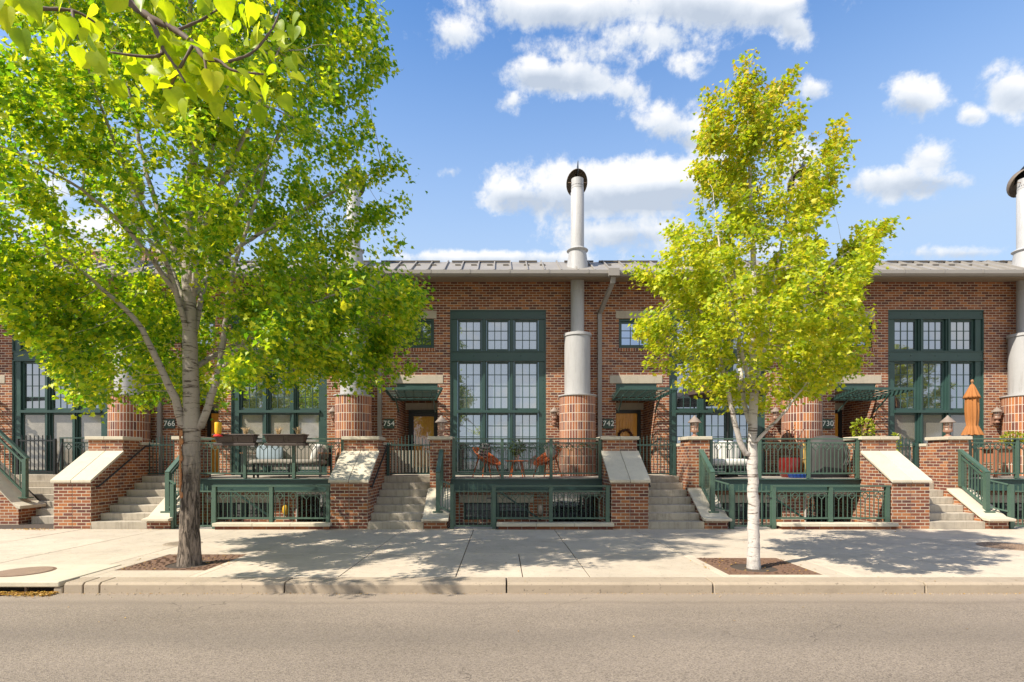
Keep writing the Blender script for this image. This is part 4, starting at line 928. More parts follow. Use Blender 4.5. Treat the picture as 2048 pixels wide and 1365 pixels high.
#MORE
# ------------------------------------------------------------------ leaves and trees (numpy)
MAPLE = np.array([(0,0),(.10,.10),(.36,.02),(.30,.22),(.52,.38),(.30,.44),(.30,.60),(.14,.62),(0,1.0),(-.14,.62),(-.30,.60),(-.30,.44),(-.52,.38),(-.30,.22),(-.36,.02),(-.10,.10)], float)
HEART = np.array([(0,.06),(.16,.0),(.35,.08),(.46,.28),(.44,.50),(.30,.74),(.12,.92),(0,1.08),(-.12,.92),(-.30,.74),(-.44,.50),(-.46,.28),(-.35,.08),(-.16,.0)], float)
OVAL = np.array([(0,0),(.20,.25),(.22,.55),(0,1.0),(-.22,.55),(-.20,.25)], float)
def leaf_object(name, P, A, Nn, size, tmpl, mat, parent, fold=0.28, curl=0.12):
    """P leaf bases, A leaf axes, Nn leaf normals; every leaf is a folded fan of its outline."""
    n = len(P); k = len(tmpl)
    A = A/np.linalg.norm(A, axis=1, keepdims=True)
    S = np.cross(A, Nn); S /= np.linalg.norm(S, axis=1, keepdims=True)+1e-9; Z = np.cross(S, A)
    T = np.vstack([tmpl, [[0, 0.42]]])
    zz = np.abs(T[:, 0])*fold - curl*T[:, 1]**2
    V = P[:, None, :] + size[:, None, None]*(T[None, :, 0, None]*S[:, None, :] + T[None, :, 1, None]*A[:, None, :] + zz[None, :, None]*Z[:, None, :])
    V = V.reshape(-1, 3) - np.array(ORG[parent.name])[None, :]
    tri = np.array([(i, (i+1) % k, k) for i in range(k)], np.int64)
    Fc = (tri[None] + (np.arange(n)*(k+1))[:, None, None]).reshape(-1)
    me = bpy.data.meshes.new(name)
    me.vertices.add(len(V)); me.vertices.foreach_set('co', V.astype(np.float32).ravel())
    me.loops.add(len(Fc)); me.loops.foreach_set('vertex_index', Fc.astype(np.int32))
    nf = len(Fc)//3; me.polygons.add(nf); me.polygons.foreach_set('loop_start', (np.arange(nf)*3).astype(np.int32))
    me.update(calc_edges=True); me.materials.append(MAT[mat])
    o = bpy.data.objects.new(name, me); COL.objects.link(o); o.parent = parent; return o
def unit(v): return v/(np.linalg.norm(v, axis=-1, keepdims=True)+1e-9)

def grow(seed_lines, attr, rg, step=0.11, infl=1.6, kill=0.16, iters=140, upbias=0.10):
    pts, par, rad0 = [], [], []
    def add(p, q, r=0.0): pts.append(np.array(p, float)); par.append(q); rad0.append(r); return len(pts)-1
    def nearest(p): d = np.linalg.norm(np.array(pts)-p, axis=1); return int(d.argmin())
    for li, (line, r0, r1) in enumerate(seed_lines):
        line = [np.array(p, float) for p in line]
        # smooth the limb
        L = [line[0]]
        for i in range(len(line)-1):
            p0, p1, p2, p3 = line[max(i-1, 0)], line[i], line[i+1], line[min(i+2, len(line)-1)]
            ns = max(2, int(np.linalg.norm(p2-p1)/step))
            for s in range(1, ns+1):
                t = s/ns; L.append(0.5*((2*p1)+(p2-p0)*t+(2*p0-5*p1+4*p2-p3)*t*t+(3*p1-p0-3*p2+p3)*t**3))
        q = -1 if li == 0 else nearest(L[0])
        for i, p in enumerate(L):
            if i == 0 and q >= 0: continue
            q = add(p+(rg.normal(0, 0.006, 3) if i > 2 else 0), q, r0+(r1-r0)*i/(len(L)-1))
    nd = np.full(len(attr), 1e9); ni = np.zeros(len(attr), int); alive = np.ones(len(attr), bool)
    def update(i0):
        new = np.array(pts[i0:])
        D = np.linalg.norm(attr[:, None, :]-new[None], axis=2); j = D.argmin(1); d = D[np.arange(len(attr)), j]
        b = d < nd; nd[b] = d[b]; ni[b] = j[b]+i0
    update(0); infl_now = infl
    for it in range(iters):
        alive &= nd > kill
        act = alive & (nd < infl_now)
        if not act.any():
            if not alive.any() or infl_now > 6: break
            infl_now *= 1.5; continue
        i0 = len(pts); src = ni[act]; dirs = unit(attr[act]-np.array(pts)[src])
        order = np.unique(src)
        acc_ = np.zeros((len(pts), 3)); np.add.at(acc_, src, dirs)
        for s_ in order:
            d = unit(acc_[s_]); d = unit(d+np.array((0, 0, upbias))+rg.normal(0, 0.10, 3))
            add(pts[s_]+d*step, s_)
        if len(pts) > 15000: break
        update(i0)
    return np.array(pts), np.array(par), np.array(rad0)
def skeleton(name, pts, par, rad0, mat, parent, tip=0.0035, expo=2.25, smooth_it=2):
    n = len(pts); ch = [[] for _ in range(n)]
    for i, p in enumerate(par):
        if p >= 0: ch[p].append(i)
    rr = np.zeros(n)
    for i in range(n-1, -1, -1):
        rr[i] = tip if not ch[i] else (sum(rr[c]**expo for c in ch[i]))**(1/expo)
    rr = np.maximum(rr, rad0)
    rr = np.where(rad0 > 0, rad0, rr)
    for i in range(n):
        if rad0[i] == 0 and par[i] >= 0: rr[i] = min(rr[i], rr[par[i]]*0.85)
    m = MB(); starts = [0]
    done = set()
    stack = [(0, -1)]
    while stack:
        s, p = stack.pop(); chain = [p, s] if p >= 0 else [s]; cur = s
        while ch[cur]:
            cs = sorted(ch[cur], key=lambda c: -rr[c])
            for c in cs[1:]: stack.append((c, cur))
            cur = cs[0]; chain.append(cur)
        if len(chain) < 2: continue
        rs = [rr[c] for c in chain]
        if p >= 0: rs[0] = min(rs[0], rs[1]*1.25)
        mx_ = max(rs); k = 20 if mx_ > 0.10 else (10 if mx_ > 0.03 else (6 if mx_ > 0.012 else 4))
        m.tube([pts[c] for c in chain], rs, k)
    o = m.build(name, mat, parent, smooth=True, recalc=False)
    return o, rr
def inside(p, poly):
    x, y = 1001+1080*p[0]/p[1], 918-1080*(p[2]-1.5)/p[1]; c = False; n = len(poly)
    for i in range(n):
        x0, y0 = poly[i]; x1, y1 = poly[i-1]
        if (y0 > y) != (y1 > y) and x < (x1-x0)*(y-y0)/(y1-y0)+x0: c = not c
    return c
def crown_attr(rg, env, cx, cy, zlo, zhi, n_clump, per, sig, hollow=None, poly=None):
    out = []; tries = 0
    while len(out) < n_clump and tries < 60000:
        tries += 1
        z = rg.uniform(zlo, zhi); a = rg.uniform(0, 2*math.pi); rmax = env(z, a)
        r = rmax*math.sqrt(rg.uniform(0.02, 1.0))
        if rg.uniform() > (rmax/2.2)**1.3+0.12: continue
        p = np.array((cx+r*math.cos(a), cy+r*math.sin(a), z))
        if hollow and hollow(p): continue
        if poly and not inside(p, poly): continue
        out.append(p)
    C = np.array(out)
    rad = C-np.array((cx, cy, 0)); rad[:, 2] = 0
    D_ = unit(unit(rad)*0.75+np.array((0, 0, 0.7))+rg.normal(0, 0.18, C.shape))       # sprays rise outwards
    A_ = np.repeat(C, per, axis=0)+np.repeat(D_, per, axis=0)*rg.normal(0, sig[0], (len(C)*per, 1))+rg.normal(0, sig[2], (len(C)*per, 3))
    if poly: A_ = A_[[inside(p, poly) for p in A_]]
    return C, A_
def dress(name, pts, rr, C, attr, rg, per, size, tmpl, mat, parent, cx, cy, spread=0.085, droop=0.35, upw=0.55, maxr=0.02):
    tw = pts[(rr < maxr)]
    base = np.repeat(attr, per, axis=0)
    # pull each leaf towards the nearest twig so that leaves hang on the wood
    j = np.empty(len(attr), int)
    for a in range(0, len(attr), 400):
        D = np.linalg.norm(attr[a:a+400, None, :]-tw[None], axis=2); j[a:a+400] = D.argmin(1)
    tb = np.repeat(tw[j], per, axis=0)
    u = rg.uniform(0, 1, (len(base), 1))
    P = tb*(1-u*0.55)+base*(u*0.55)+rg.normal(0, spread, base.shape)
    out = P-np.array((cx, cy, 0)); out[:, 2] = 0; out = unit(out)
    A_ = unit(out*0.7+rg.normal(0, 0.75, P.shape)*np.array((1, 1, 0.5))+np.array((0, 0, -droop)))
    Nn = unit(np.array((0, 0, upw))+out*0.35+rg.normal(0, 0.5, P.shape))
    sz = size*rg.uniform(0.6, 1.25, len(P))
    return leaf_object(name, P, A_, Nn, sz, tmpl, mat, parent)

def at(px, py, d): return ((px-1001)/1080*d, d, 1.5+(918-py)/1080*d)
# --- the big maple
rg = np.random.default_rng(11)
TX, TY = -4.44, 7.71
t_ = thing('maple_tree', 'big leafy green maple with thick grey torn-barked trunk', 'tree', (TX, TY, 0))
def env_big(z, a):
    r = np.interp(z, [1.9, 2.3, 2.8, 3.5, 4.4, 5.4, 6.4, 7.4, 8.3, 9.2, 10.0, 10.6], [1.5, 2.75, 3.2, 3.35, 3.4, 3.35, 3.2, 3.0, 2.6, 1.95, 1.1, 0.3])
    r *= 1-0.14*max(0, -math.sin(a))
    return r*(1+0.10*math.sin(3*a+z*1.7)+0.09*math.sin(5*a-z*2.3))
def hol(p):
    r = math.hypot(p[0]-TX, p[1]-TY)
    if p[1] < TY+0.2 and abs(p[0]-TX) < 0.75 and p[2] < 4.4: return True
    return (p[2] < 2.9 and r < 1.15) or (p[2] < 2.35 and p[0] > TX and r < 1.6) or (p[2] < 2.5 and p[1] < TY-0.4 and abs(p[0]-TX) < 0.7)
BIGP = [(-900, -900), (800, -900), (775, 0), (770, 80), (798, 150), (765, 240), (832, 292), (846, 390), (832, 475), (785, 530), (852, 575), (835, 650), (868, 690), (860, 742), (800, 762), (740, 792), (640, 765), (560, 785),
  (480, 770), (405, 850), (330, 842), (250, 812), (190, 850), (130, 848), (125, 775), (60, 690), (0, 630), (-900, 600)]
C, AT = crown_attr(rg, env_big, TX-0.05, TY, 1.95, 10.6, 390, 12, (0.36, 0, 0.10), hol, BIGP)
Cx, ATx = crown_attr(rg, env_big, TX-0.05, TY, 2.3, 4.6, 40, 12, (0.30, 0, 0.10), lambda p: hol(p) or p[0] < TX+0.7 or p[1] < TY-0.8, BIGP)
Cy, ATy = crown_attr(rg, env_big, TX-0.05, TY, 2.0, 4.2, 42, 12, (0.30, 0, 0.10), lambda p: hol(p) or p[0] > TX-0.35, BIGP)
AT = np.vstack([AT, ATx, ATy])
def limb(*q): return [at(*p) for p in q]
seeds = [([(TX, TY, -0.12), (TX, TY, 0.35), (TX+0.01, TY, 1.0), (TX+0.03, TY, 1.8), (TX+0.02, TY, 2.6), (TX, TY, 3.6), (TX-0.03, TY, 4.8), (TX+0.05, TY+0.05, 6.2), (TX+0.0, TY, 7.6), (TX+0.08, TY, 9.3)], 0.138, 0.012),
  (limb((368, 866, 7.7), (350, 800, 7.6), (328, 750, 7.5), (305, 701, 7.4), (267, 636, 7.25), (183, 560, 7.0), (90, 492, 6.8)), 0.062, 0.012),
  (limb((394, 872, 7.7), (412, 826, 7.7), (434, 758, 7.75), (450, 655, 7.85), (462, 560, 7.9), (505, 420, 8.0), (560, 250, 8.1)), 0.055, 0.010),
  (limb((424, 790, 7.75), (452, 728, 7.75), (536, 642, 7.75), (624, 604, 7.8), (740, 570, 7.9)), 0.034, 0.008),
  (limb((384, 700, 7.71), (402, 600, 7.9), (440, 470, 8.3), (520, 330, 8.8), (620, 190, 9.2)), 0.042, 0.008),
  (limb((378, 690, 7.71), (345, 560, 7.4), (280, 400, 6.9), (215, 250, 6.5), (160, 90, 6.2)), 0.042, 0.008),
  (limb((379, 640, 7.71), (330, 520, 8.2), (240, 420, 8.8), (120, 300, 9.3)), 0.05, 0.010),
  (limb((380, 560, 7.71), (420, 420, 7.3), (500, 250, 6.8), (560, 90, 6.5)), 0.05, 0.010),
  (limb((380, 600, 7.71), (470, 500, 8.3), (640, 400, 9.0), (760, 340, 9.3)), 0.04, 0.010),
  (limb((382, 740, 7.71), (470, 690, 8.4), (600, 640, 9.3), (700, 620, 9.8)), 0.04, 0.010),
  (limb((386, 600, 7.71), (400, 440, 7.5), (430, 280, 7.3), (470, 120, 7.2)), 0.045, 0.010),
  (limb((376, 560, 7.71), (310, 400, 7.9), (270, 240, 8.0), (240, 60, 8.1)), 0.045, 0.010),
  (limb((372, 620, 7.71), (290, 500, 7.0), (190, 400, 6.5), (60, 320, 6.1)), 0.04, 0.010)]
pts, par, rad0 = grow(seeds, AT, rg, step=0.12, infl=1.5, kill=0.2)
# flare of the trunk foot
for i in range(len(pts)):
    if rad0[i] > 0.1 and pts[i][2] < 0.6: rad0[i] *= 1+0.22*max(0, (0.5-pts[i][2])/0.5)**2
tr_, rr = skeleton('trunk', pts, par, rad0, 'bark_gray', t_)
m = MB()
for i in range(16):
    z = 1.86-0.058*i; a = R(-46+random.Random(i).uniform(-14, 14)); rr_ = 0.132
    x, y = TX+0.02+rr_*math.sin(a), TY-rr_*math.cos(a)
    m.ell((x, y, z), (0.036+0.022*random.Random(i+50).random(), 0.016, 0.050), 8, 5, rot=Matrix.Rotation(a, 3, 'Z'))
m.build('torn_bark', 'bark_torn', t_, smooth=True)
dress('crown', pts, rr, C, AT, rg, 23, 0.075, MAPLE, 'leaf_green', t_, TX, TY, spread=0.085)
# --- the slim maple
rg = np.random.default_rng(5)
SX, SY = 3.497, 7.46
t2 = thing('maple_tree', 'slim white-barked maple with yellow-green leaves and orange tips', 'tree', (SX, SY, 0))
def env_slim(z, a):
    r = np.interp(z, [2.15, 2.5, 2.85, 3.3, 3.9, 4.5, 5.0, 5.6, 6.2, 6.6, 6.95], [0.55, 1.2, 1.6, 1.75, 1.75, 1.6, 1.3, 1.1, 0.85, 0.6, 0.2])
    return r*(1+0.12*math.sin(3*a+z*2.1+1)+0.10*math.sin(4*a-z*3.0))
def hol2(p): return p[2] < 2.7 and math.hypot(p[0]-SX, p[1]-SY) < 0.4
SLIMP = [(1495, 132), (1518, 182), (1548, 190), (1562, 155), (1583, 163), (1573, 212), (1602, 218), (1616, 255), (1635, 325), (1652, 292), (1678, 245), (1690, 262), (1682, 340), (1662, 420), (1630, 475), (1650, 520), (1700, 472), (1722, 435),
  (1752, 442), (1780, 462), (1765, 482), (1752, 545), (1735, 575), (1755, 590), (1740, 640), (1755, 690), (1715, 735), (1698, 765), (1600, 795), (1520, 825), (1470, 825), (1400, 795), (1345, 758), (1288, 738), (1295, 700), (1262, 652), (1325, 635),
  (1270, 545), (1300, 560), (1325, 515), (1318, 462), (1342, 442), (1385, 428), (1383, 335), (1402, 312), (1398, 222), (1420, 250), (1436, 195), (1452, 185), (1480, 145)]
C2, AT2 = crown_attr(rg, env_slim, SX+0.03, SY, 2.1, 6.95, 225, 10, (0.22, 0, 0.072), hol2, SLIMP)
# the long side branch to the right and the leading shoots
for line, cnt in ((((1640, 560), (1700, 510), (1735, 470), (1775, 465)), 60), (((1492, 190), (1495, 132)), 16), (((1560, 200), (1572, 158)), 16), (((1660, 300), (1682, 255)), 14), (((1440, 215), (1430, 195)), 10), (((1300, 640), (1268, 655)), 12), (((1300, 560), (1272, 545)), 12)):
    L = np.array([at(px, py, 7.4) for px, py in line]); q = rg.uniform(0, len(L)-1.001, cnt); i_ = q.astype(int); f_ = (q-i_)[:, None]
    AT2 = np.vstack([AT2, L[i_]*(1-f_)+L[i_+1]*f_+rg.normal(0, 0.075, (cnt, 3))])
def limb2(*q): return [at(*p) for p in q]
seeds = [([(SX, SY, -0.12), (SX, SY, 0.3), (SX-0.01, SY, 1.0), (SX-0.02, SY, 1.75), (SX, SY, 2.4), (SX-0.02, SY, 3.2), (SX+0.0, SY, 4.2), (SX-0.05, SY, 5.4), (SX-0.08, SY, 6.5)], 0.083, 0.010),
  (limb2((1494, 915, 7.46), (1480, 880, 7.4), (1462, 810, 7.3), (1440, 720, 7.2), (1400, 620, 7.1), (1350, 560, 7.0)), 0.040, 0.008),
  (limb2((1506, 890, 7.46), (1530, 865, 7.35), (1565, 830, 7.2), (1610, 770, 7.05)), 0.026, 0.010),
  (limb2((1500, 850, 7.46), (1488, 800, 7.6), (1478, 700, 7.9), (1470, 560, 8.1), (1450, 420, 8.2)), 0.035, 0.008),
  (limb2((1502, 800, 7.46), (1530, 700, 7.3), (1580, 600, 7.1), (1650, 540, 7.2), (1730, 475, 7.4)), 0.032, 0.008),
  (limb2((1502, 760, 7.46), (1535, 620, 7.7), (1570, 450, 7.9), (1590, 300, 7.9)), 0.03, 0.008),
  (limb2((1500, 780, 7.46), (1478, 680, 7.1), (1450, 560, 6.8), (1430, 430, 6.8)), 0.03, 0.008)]
pts, par, rad0 = grow(seeds, AT2, rg, step=0.085, infl=1.0, kill=0.13)
for i in range(len(pts)):
    if rad0[i] > 0.06 and pts[i][2] < 0.4: rad0[i] *= 1+0.25*max(0, (0.3-pts[i][2])/0.4)**2
tr2, rr = skeleton('trunk', pts, par, rad0, 'bark_white', t2, tip=0.003)
dress('crown', pts, rr, C2, AT2, rg, 21, 0.062, MAPLE, 'leaf_yellow', t2, SX, SY, spread=0.06)

# --- the linden overhead whose branch hangs into the view
rg = np.random.default_rng(21)
LTX, LTY = -4.3, -1.9
t3 = thing('linden_tree', 'heart-leaved tree whose near branch hangs in at the top left', 'tree', (LTX, LTY, 0))
brs = [limb((255, 2, 1.92), (299, 35, 1.9), (352, 62, 1.9), (387, 88, 1.88), (409, 116, 1.86), (439, 123, 1.86), (466, 141, 1.85), (527, 149, 1.85)),
       limb((299, 35, 1.9), (325, 97, 1.86), (303, 114, 1.84), (220, 105, 1.82)), limb((409, 116, 1.86), (415, 160, 1.84)), limb((457, 124, 1.86), (505, 105, 1.9), (545, 57, 1.95), (560, 20, 2.0)),
       limb((-40, -25, 1.75), (52, 13, 1.75), (145, 22, 1.78), (190, 45, 1.8)), limb((325, 97, 1.86), (355, 140, 1.82), (370, 165, 1.8)), limb((352, 62, 1.9), (420, 30, 1.95), (470, -20, 2.0)),
       limb((145, 22, 1.78), (150, 60, 1.75)), limb((387, 88, 1.88), (340, 175, 1.84), (345, 190, 1.84))]
a0 = np.array(at(255, 2, 1.92)); b0 = np.array(at(-40, -25, 1.75))
m = MB()
def sm(line, k=6):
    line = [np.array(p, float) for p in line]; out = [line[0]]
    for i in range(len(line)-1):
        p0, p1, p2, p3 = line[max(i-1, 0)], line[i], line[i+1], line[min(i+2, len(line)-1)]
        for s in range(1, k+1):
            t = s/k; out.append(0.5*((2*p1)+(p2-p0)*t+(2*p0-5*p1+4*p2-p3)*t*t+(3*p1-p0-3*p2+p3)*t**3))
    return out
def taper(line, r0, r1, n=8):
    L = sm(line); m.tube(L, [(r0+(r1-r0)*i/(len(L)-1))*(1+0.18*math.sin(i*2.7)) for i in range(len(L))], n)
for i, b in enumerate(brs): taper(b, 0.0135 if i == 0 else (0.009 if i in (1, 4) else 0.0055), 0.003)
taper([(LTX, LTY, -0.15), (LTX, LTY, 1.2), (LTX+0.05, LTY+0.02, 2.4), (LTX, LTY, 4.2), (LTX+0.1, LTY-0.2, 6.5)], 0.17, 0.05, 16)
taper([(LTX+0.04, LTY, 2.3), (-3.4, -1.0, 3.3), (-2.5, 0.2, 3.75), (-1.8, 1.2, 3.6), tuple(a0)], 0.06, 0.012, 10)
taper([(-3.4, -1.0, 3.3), (-3.0, 0.5, 3.5), (-2.4, 1.3, 3.4), tuple(b0)], 0.03, 0.009, 8)
for q in range(9):
    a = q*2.4; taper([(LTX, LTY, 3+0.35*q), (LTX+0.9*math.cos(a)-0.2, LTY-0.5+0.8*math.sin(a), 4.0+0.4*q), (LTX+1.7*math.cos(a)-0.3, LTY-1.0+1.3*math.sin(a), 4.9+0.4*q)], 0.045, 0.012, 6)
m.build('limb', 'twig', t3, smooth=True, recalc=False)
P, A_, Nn, sz = [], [], [], []
for bi, b in enumerate(brs):
    L = np.array(sm(b, 10)); cnt = [56, 22, 8, 24, 24, 10, 28, 7, 16][bi]
    for q in range(cnt):
        i = int(rg.uniform(0.05, 1)*(len(L)-1)); p = L[i]+rg.normal(0, 0.06, 3)*np.array((1.15, 0.9, 0.8))+np.array((0, 0.045, -0.015))
        P.append(p); A_.append(unit(np.array((rg.normal(0.05, 0.7), rg.normal(0, 0.6), -0.6+rg.normal(0, 0.35))))); Nn.append(unit(np.array((rg.normal(0, 0.9), -0.45+rg.normal(0, 0.6), 0.4)))); sz.append(rg.uniform(0.03, 0.066))
for (px, py, d) in ((15, 40, 1.6), (42, 85, 1.6), (135, 60, 1.65), (150, 120, 1.7), (190, 130, 1.72), (285, 180, 1.8), (340, 205, 1.8), (375, 225, 1.8), (425, 170, 1.8), (590, 80, 1.9), (580, 140, 1.9), (245, 10, 1.6), (320, 5, 1.6), (60, 20, 1.6), (-5, 10, 1.55), (30, 5, 1.6), (290, 18, 1.65), (330, 30, 1.65), (10, -5, 1.6), (180, 95, 1.7), (395, 5, 1.8), (440, 15, 1.85), (500, 30, 1.9), (520, 75, 1.9)):
    p = np.array(at(px, py-28, d)); P.append(p); A_.append(unit(np.array((rg.normal(0, 0.3), rg.normal(0, 0.3), -1)))); Nn.append(unit(np.array((rg.normal(0, 0.5), -0.9, 0.3)))); sz.append(rg.uniform(0.05, 0.075))
n0 = len(P)
for q in range(2600):                                           # its own crown, above and behind the camera
    a = rg.uniform(0, 2*math.pi); z = rg.uniform(3.6, 8.6); r = 2.0*math.sqrt(rg.uniform(0.05, 1))*math.sin(math.pi*min(1, (z-3.2)/5.8))
    p = np.array((LTX-0.3+r*math.cos(a), LTY-1.2+r*math.sin(a)*0.9, z)); P.append(p)
    A_.append(unit(rg.normal(0, 0.6, 3)+np.array((0, 0, -0.6)))); Nn.append(unit(rg.normal(0, 0.5, 3)+np.array((0, 0, 0.8)))); sz.append(rg.uniform(0.10, 0.16))
leaf_object('crown', np.array(P), np.array(A_), np.array(Nn), np.array(sz), HEART, 'leaf_linden', t3, fold=0.34, curl=0.22)
# --- trees across the street, met only as reflections in the panes
for q, (x, y, s) in enumerate(((22.5, -9.0, 1.5), (27.5, -7.5, 1.35), (-17.0, -9.0, 1.5), (-24.0, -8.0, 1.4), (8.5, -16.0, 1.25))):
    r = t2.copy(); COL.objects.link(r); r.location = (x, y, -0.13); r.scale = (s*1.4, s*1.4, s); r.rotation_euler = (0, 0, q*1.3)
    r['label'] = 'tree across the street, mirrored in the window panes'; r['group'] = 'trees across the street'
    for ch in kids(t2): c = ch.copy(); COL.objects.link(c); c.parent = r

# ------------------------------------------------------------------ plants
def blob_leaves(rg, c, r, n, flat=0.0):
    d = unit(rg.normal(0, 1, (n, 3))); p = np.array(c)+d*np.array(r)*rg.uniform(0.45, 1.0, (n, 1))**0.5
    return p, unit(d+rg.normal(0, 0.5, (n, 3))), unit(rg.normal(0, 0.6, (n, 3))+np.array((0, -0.2, 0.7)))
def shrub(name, label, cat, base, c, r, n, size, mat, stem=True, potr=None, potmat='terracotta', poth=0.3, tmpl=OVAL):
    rg = np.random.default_rng(int(abs(base[0])*100)+n)
    t = thing(name, label, cat, base)
    p, a, nn = blob_leaves(rg, c, r, n); leaf_object('foliage', p, a, nn, size*rg.uniform(0.7, 1.3, n), tmpl, mat, t)
    m = MB()
    for q in range(6):
        e = p[q*7 % len(p)]; m.tube([(base[0], base[1], base[2]+(poth*0.9 if potr else 0)), ((base[0]+e[0])/2+0.02, (base[1]+e[1])/2, (base[2]+e[2])/2+0.03), tuple(e)], [0.012, 0.008, 0.004], 5)
    m.build('stem', 'twig', t)
    if potr:
        m = MB(); m.lathe([(potr*0.72, base[2]), (potr, base[2]+poth*0.9), (potr*1.06, base[2]+poth*0.9), (potr*1.06, base[2]+poth), (potr*0.9, base[2]+poth), (potr*0.88, base[2]+poth*0.92)], base[0], base[1], 24); m.build('pot', potmat, t, smooth='auto')
    return t
DK = 1.045
# ------------------------------------------------------------------ furniture on the 754 deck
def shell_chair(label, x, y, yaw, cush):
    t = thing('shell_chair', label, 'chair', (x, y, DK), 'orange shell chairs'); Mz = Matrix.Rotation(yaw, 3, 'Z')@Matrix.Rotation(R(30), 3, 'X')
    c0 = Vector((x, y, DK+0.52)); m = MB(); nu, nv = 28, 7
    def P_(i, k):
        u = i/nv; a = 2*math.pi*k/nu; return c0+Mz@Vector((0.34*u*math.cos(a), 0.40*u*math.sin(a), 0.15*(u*u-1)+0.02*math.sin(a)*u))
    for i in range(nv):
        for k in range(nu):
            q = [P_(i, k), P_(i, k+1), P_(i+1, k+1), P_(i+1, k)]
            m.quad(*(q if i else [q[0], q[2], q[3]]))
    s = m.build('seat', 'orange', t, smooth=True); md = s.modifiers.new('solid', 'SOLIDIFY'); md.thickness = 0.012
    m = MB(); m.tube([P_(nv, k) for k in range(nu+1)], 0.014, 8, cap=False); m.build('rim', 'orange', t, smooth=True)
    R0 = Matrix.Rotation(yaw, 3, 'Z')
    for sx, sy in ((-1, -1), (1, -1), (-1, 1), (1, 1)):
        a = c0+R0@Vector((0.16*sx, 0.14*sy, -0.10+0.05*sy)); b = Vector((x, y, DK))+R0@Vector((0.25*sx, 0.26*sy, 0)); m = MB(); m.tube([a, b], [0.02, 0.012], 8); m.build('leg', 'orange', t)
    cu = c0+Mz@Vector((0, 0.14, 0.06)); L_, cm = cush
    o = MB().ell((0, 0, 0), (0.20, 0.06, 0.20), 20, 12, p=0.55).build('cushion', cm, None, smooth=True)
    o.location = cu; o.rotation_euler = (Mz@Matrix.Rotation(R(60-90+20), 3, 'X')).to_euler(); tag(o, L_, 'cushion')
shell_chair('orange shell chair holding the black and white cushion', ux(2.50), 13.35, R(62), ('black and white geometric cushion on the left orange chair', 'pattern_cloth'))
shell_chair('orange shell chair holding the plain white cushion', ux(4.00), 13.35, R(-62), ('plain white cushion on the right orange chair', 'cushion_white'))
t_ = thing('side_table', 'small round orange table between the two orange chairs', 'table', (ux(3.25), 13.3, DK))
m = MB(); m.lathe([(0.27, DK+0.385), (0.28, DK+0.395), (0.28, DK+0.41), (0.27, DK+0.415)], ux(3.25), 13.3, 28); m.build('table_top', 'orange', t_)
for a in (0.6, 2.2, 3.8, 5.3): m = MB(); m.tube([(ux(3.25)+0.13*math.cos(a), 13.3+0.13*math.sin(a), DK+0.385), (ux(3.25)+0.24*math.cos(a), 13.3+0.24*math.sin(a), DK)], [0.018, 0.012], 8); m.build('leg', 'orange', t_)
shrub('potted_plant', 'small green plant in a pale pot on the orange table', 'plant', (ux(3.25), 13.3, DK+0.416), (ux(3.25), 13.3, DK+0.73), (0.16, 0.14, 0.19), 120, 0.075, 'leaf_shrub', potr=0.055, potmat='cushion_white', poth=0.13)
t_ = thing('privacy_net', 'dark see-through net hung along the railing before orange chairs', 'net', (ux(3.4), 12.63, 1.15))
m = MB(); nseg = 40
for k in range(nseg):
    a, b = ux(1.79+3.33*k/nseg), ux(1.79+3.33*(k+1)/nseg); ya, yb_ = 12.645+0.008*math.sin(k*1.3), 12.645+0.008*math.sin((k+1)*1.3)
    m.quad((a, ya, 1.17), (b, yb_, 1.17), (b, yb_, 1.86), (a, ya, 1.86))
m.build('net_cloth', 'mesh_cloth', t_)
m = MB(); rg = np.random.default_rng(8)
for q in range(7):
    x = 1.9+q*0.48; m.tube([(ux(x+0.1*k), 12.615+0.015*math.sin(k*2+q), 1.84-0.07*k*rg.uniform(0.3, 1.2)+0.05*math.sin(k)) for k in range(6)], 0.006, 4)
m.build('vine_stem', 'twig', t_)
pp = np.array([(ux(rg.uniform(1.9, 5.1)), 12.60+rg.normal(0, 0.02), 1.83-abs(rg.normal(0, 0.09))) for q in range(150)])
leaf_object('foliage', pp, unit(rg.normal(0, 1, pp.shape)), unit(rg.normal(0, .5, pp.shape)+np.array((0, -.8, .3))), 0.05*rg.uniform(.6, 1.2, len(pp)), OVAL, 'leaf_shrub', t_)
# door wreath and mat of 742
wx, wy, wz = ux(6.55)+0.0, F+1.29, 2.17
t_ = thing('door_wreath', 'round twig wreath hanging on the 742 wooden door', 'wreath', (wx, wy, wz))
m = MB(); rg = np.random.default_rng(2)
for q in range(7):
    m.tube([(wx+(0.185+0.022*math.sin(3*a+q))*math.cos(a), wy+0.012*math.cos(5*a+q), wz+(0.185+0.022*math.sin(3*a+q))*math.sin(a)) for a in np.linspace(0, 2*math.pi, 40)], 0.014, 5)
m.build('twig_ring', 'twig', t_)
th = rg.uniform(0, 2*math.pi, 140); pp = np.stack([wx+0.19*np.cos(th)+rg.normal(0, .02, 140), np.full(140, wy-0.02), wz+0.19*np.sin(th)+rg.normal(0, .02, 140)], 1)
leaf_object('dry_leaf', pp, unit(rg.normal(0, 1, pp.shape)), unit(rg.normal(0, .6, pp.shape)+np.array((0, -1, 0))), 0.06*rg.uniform(.7, 1.3, 140), OVAL, 'leaf_red', t_)
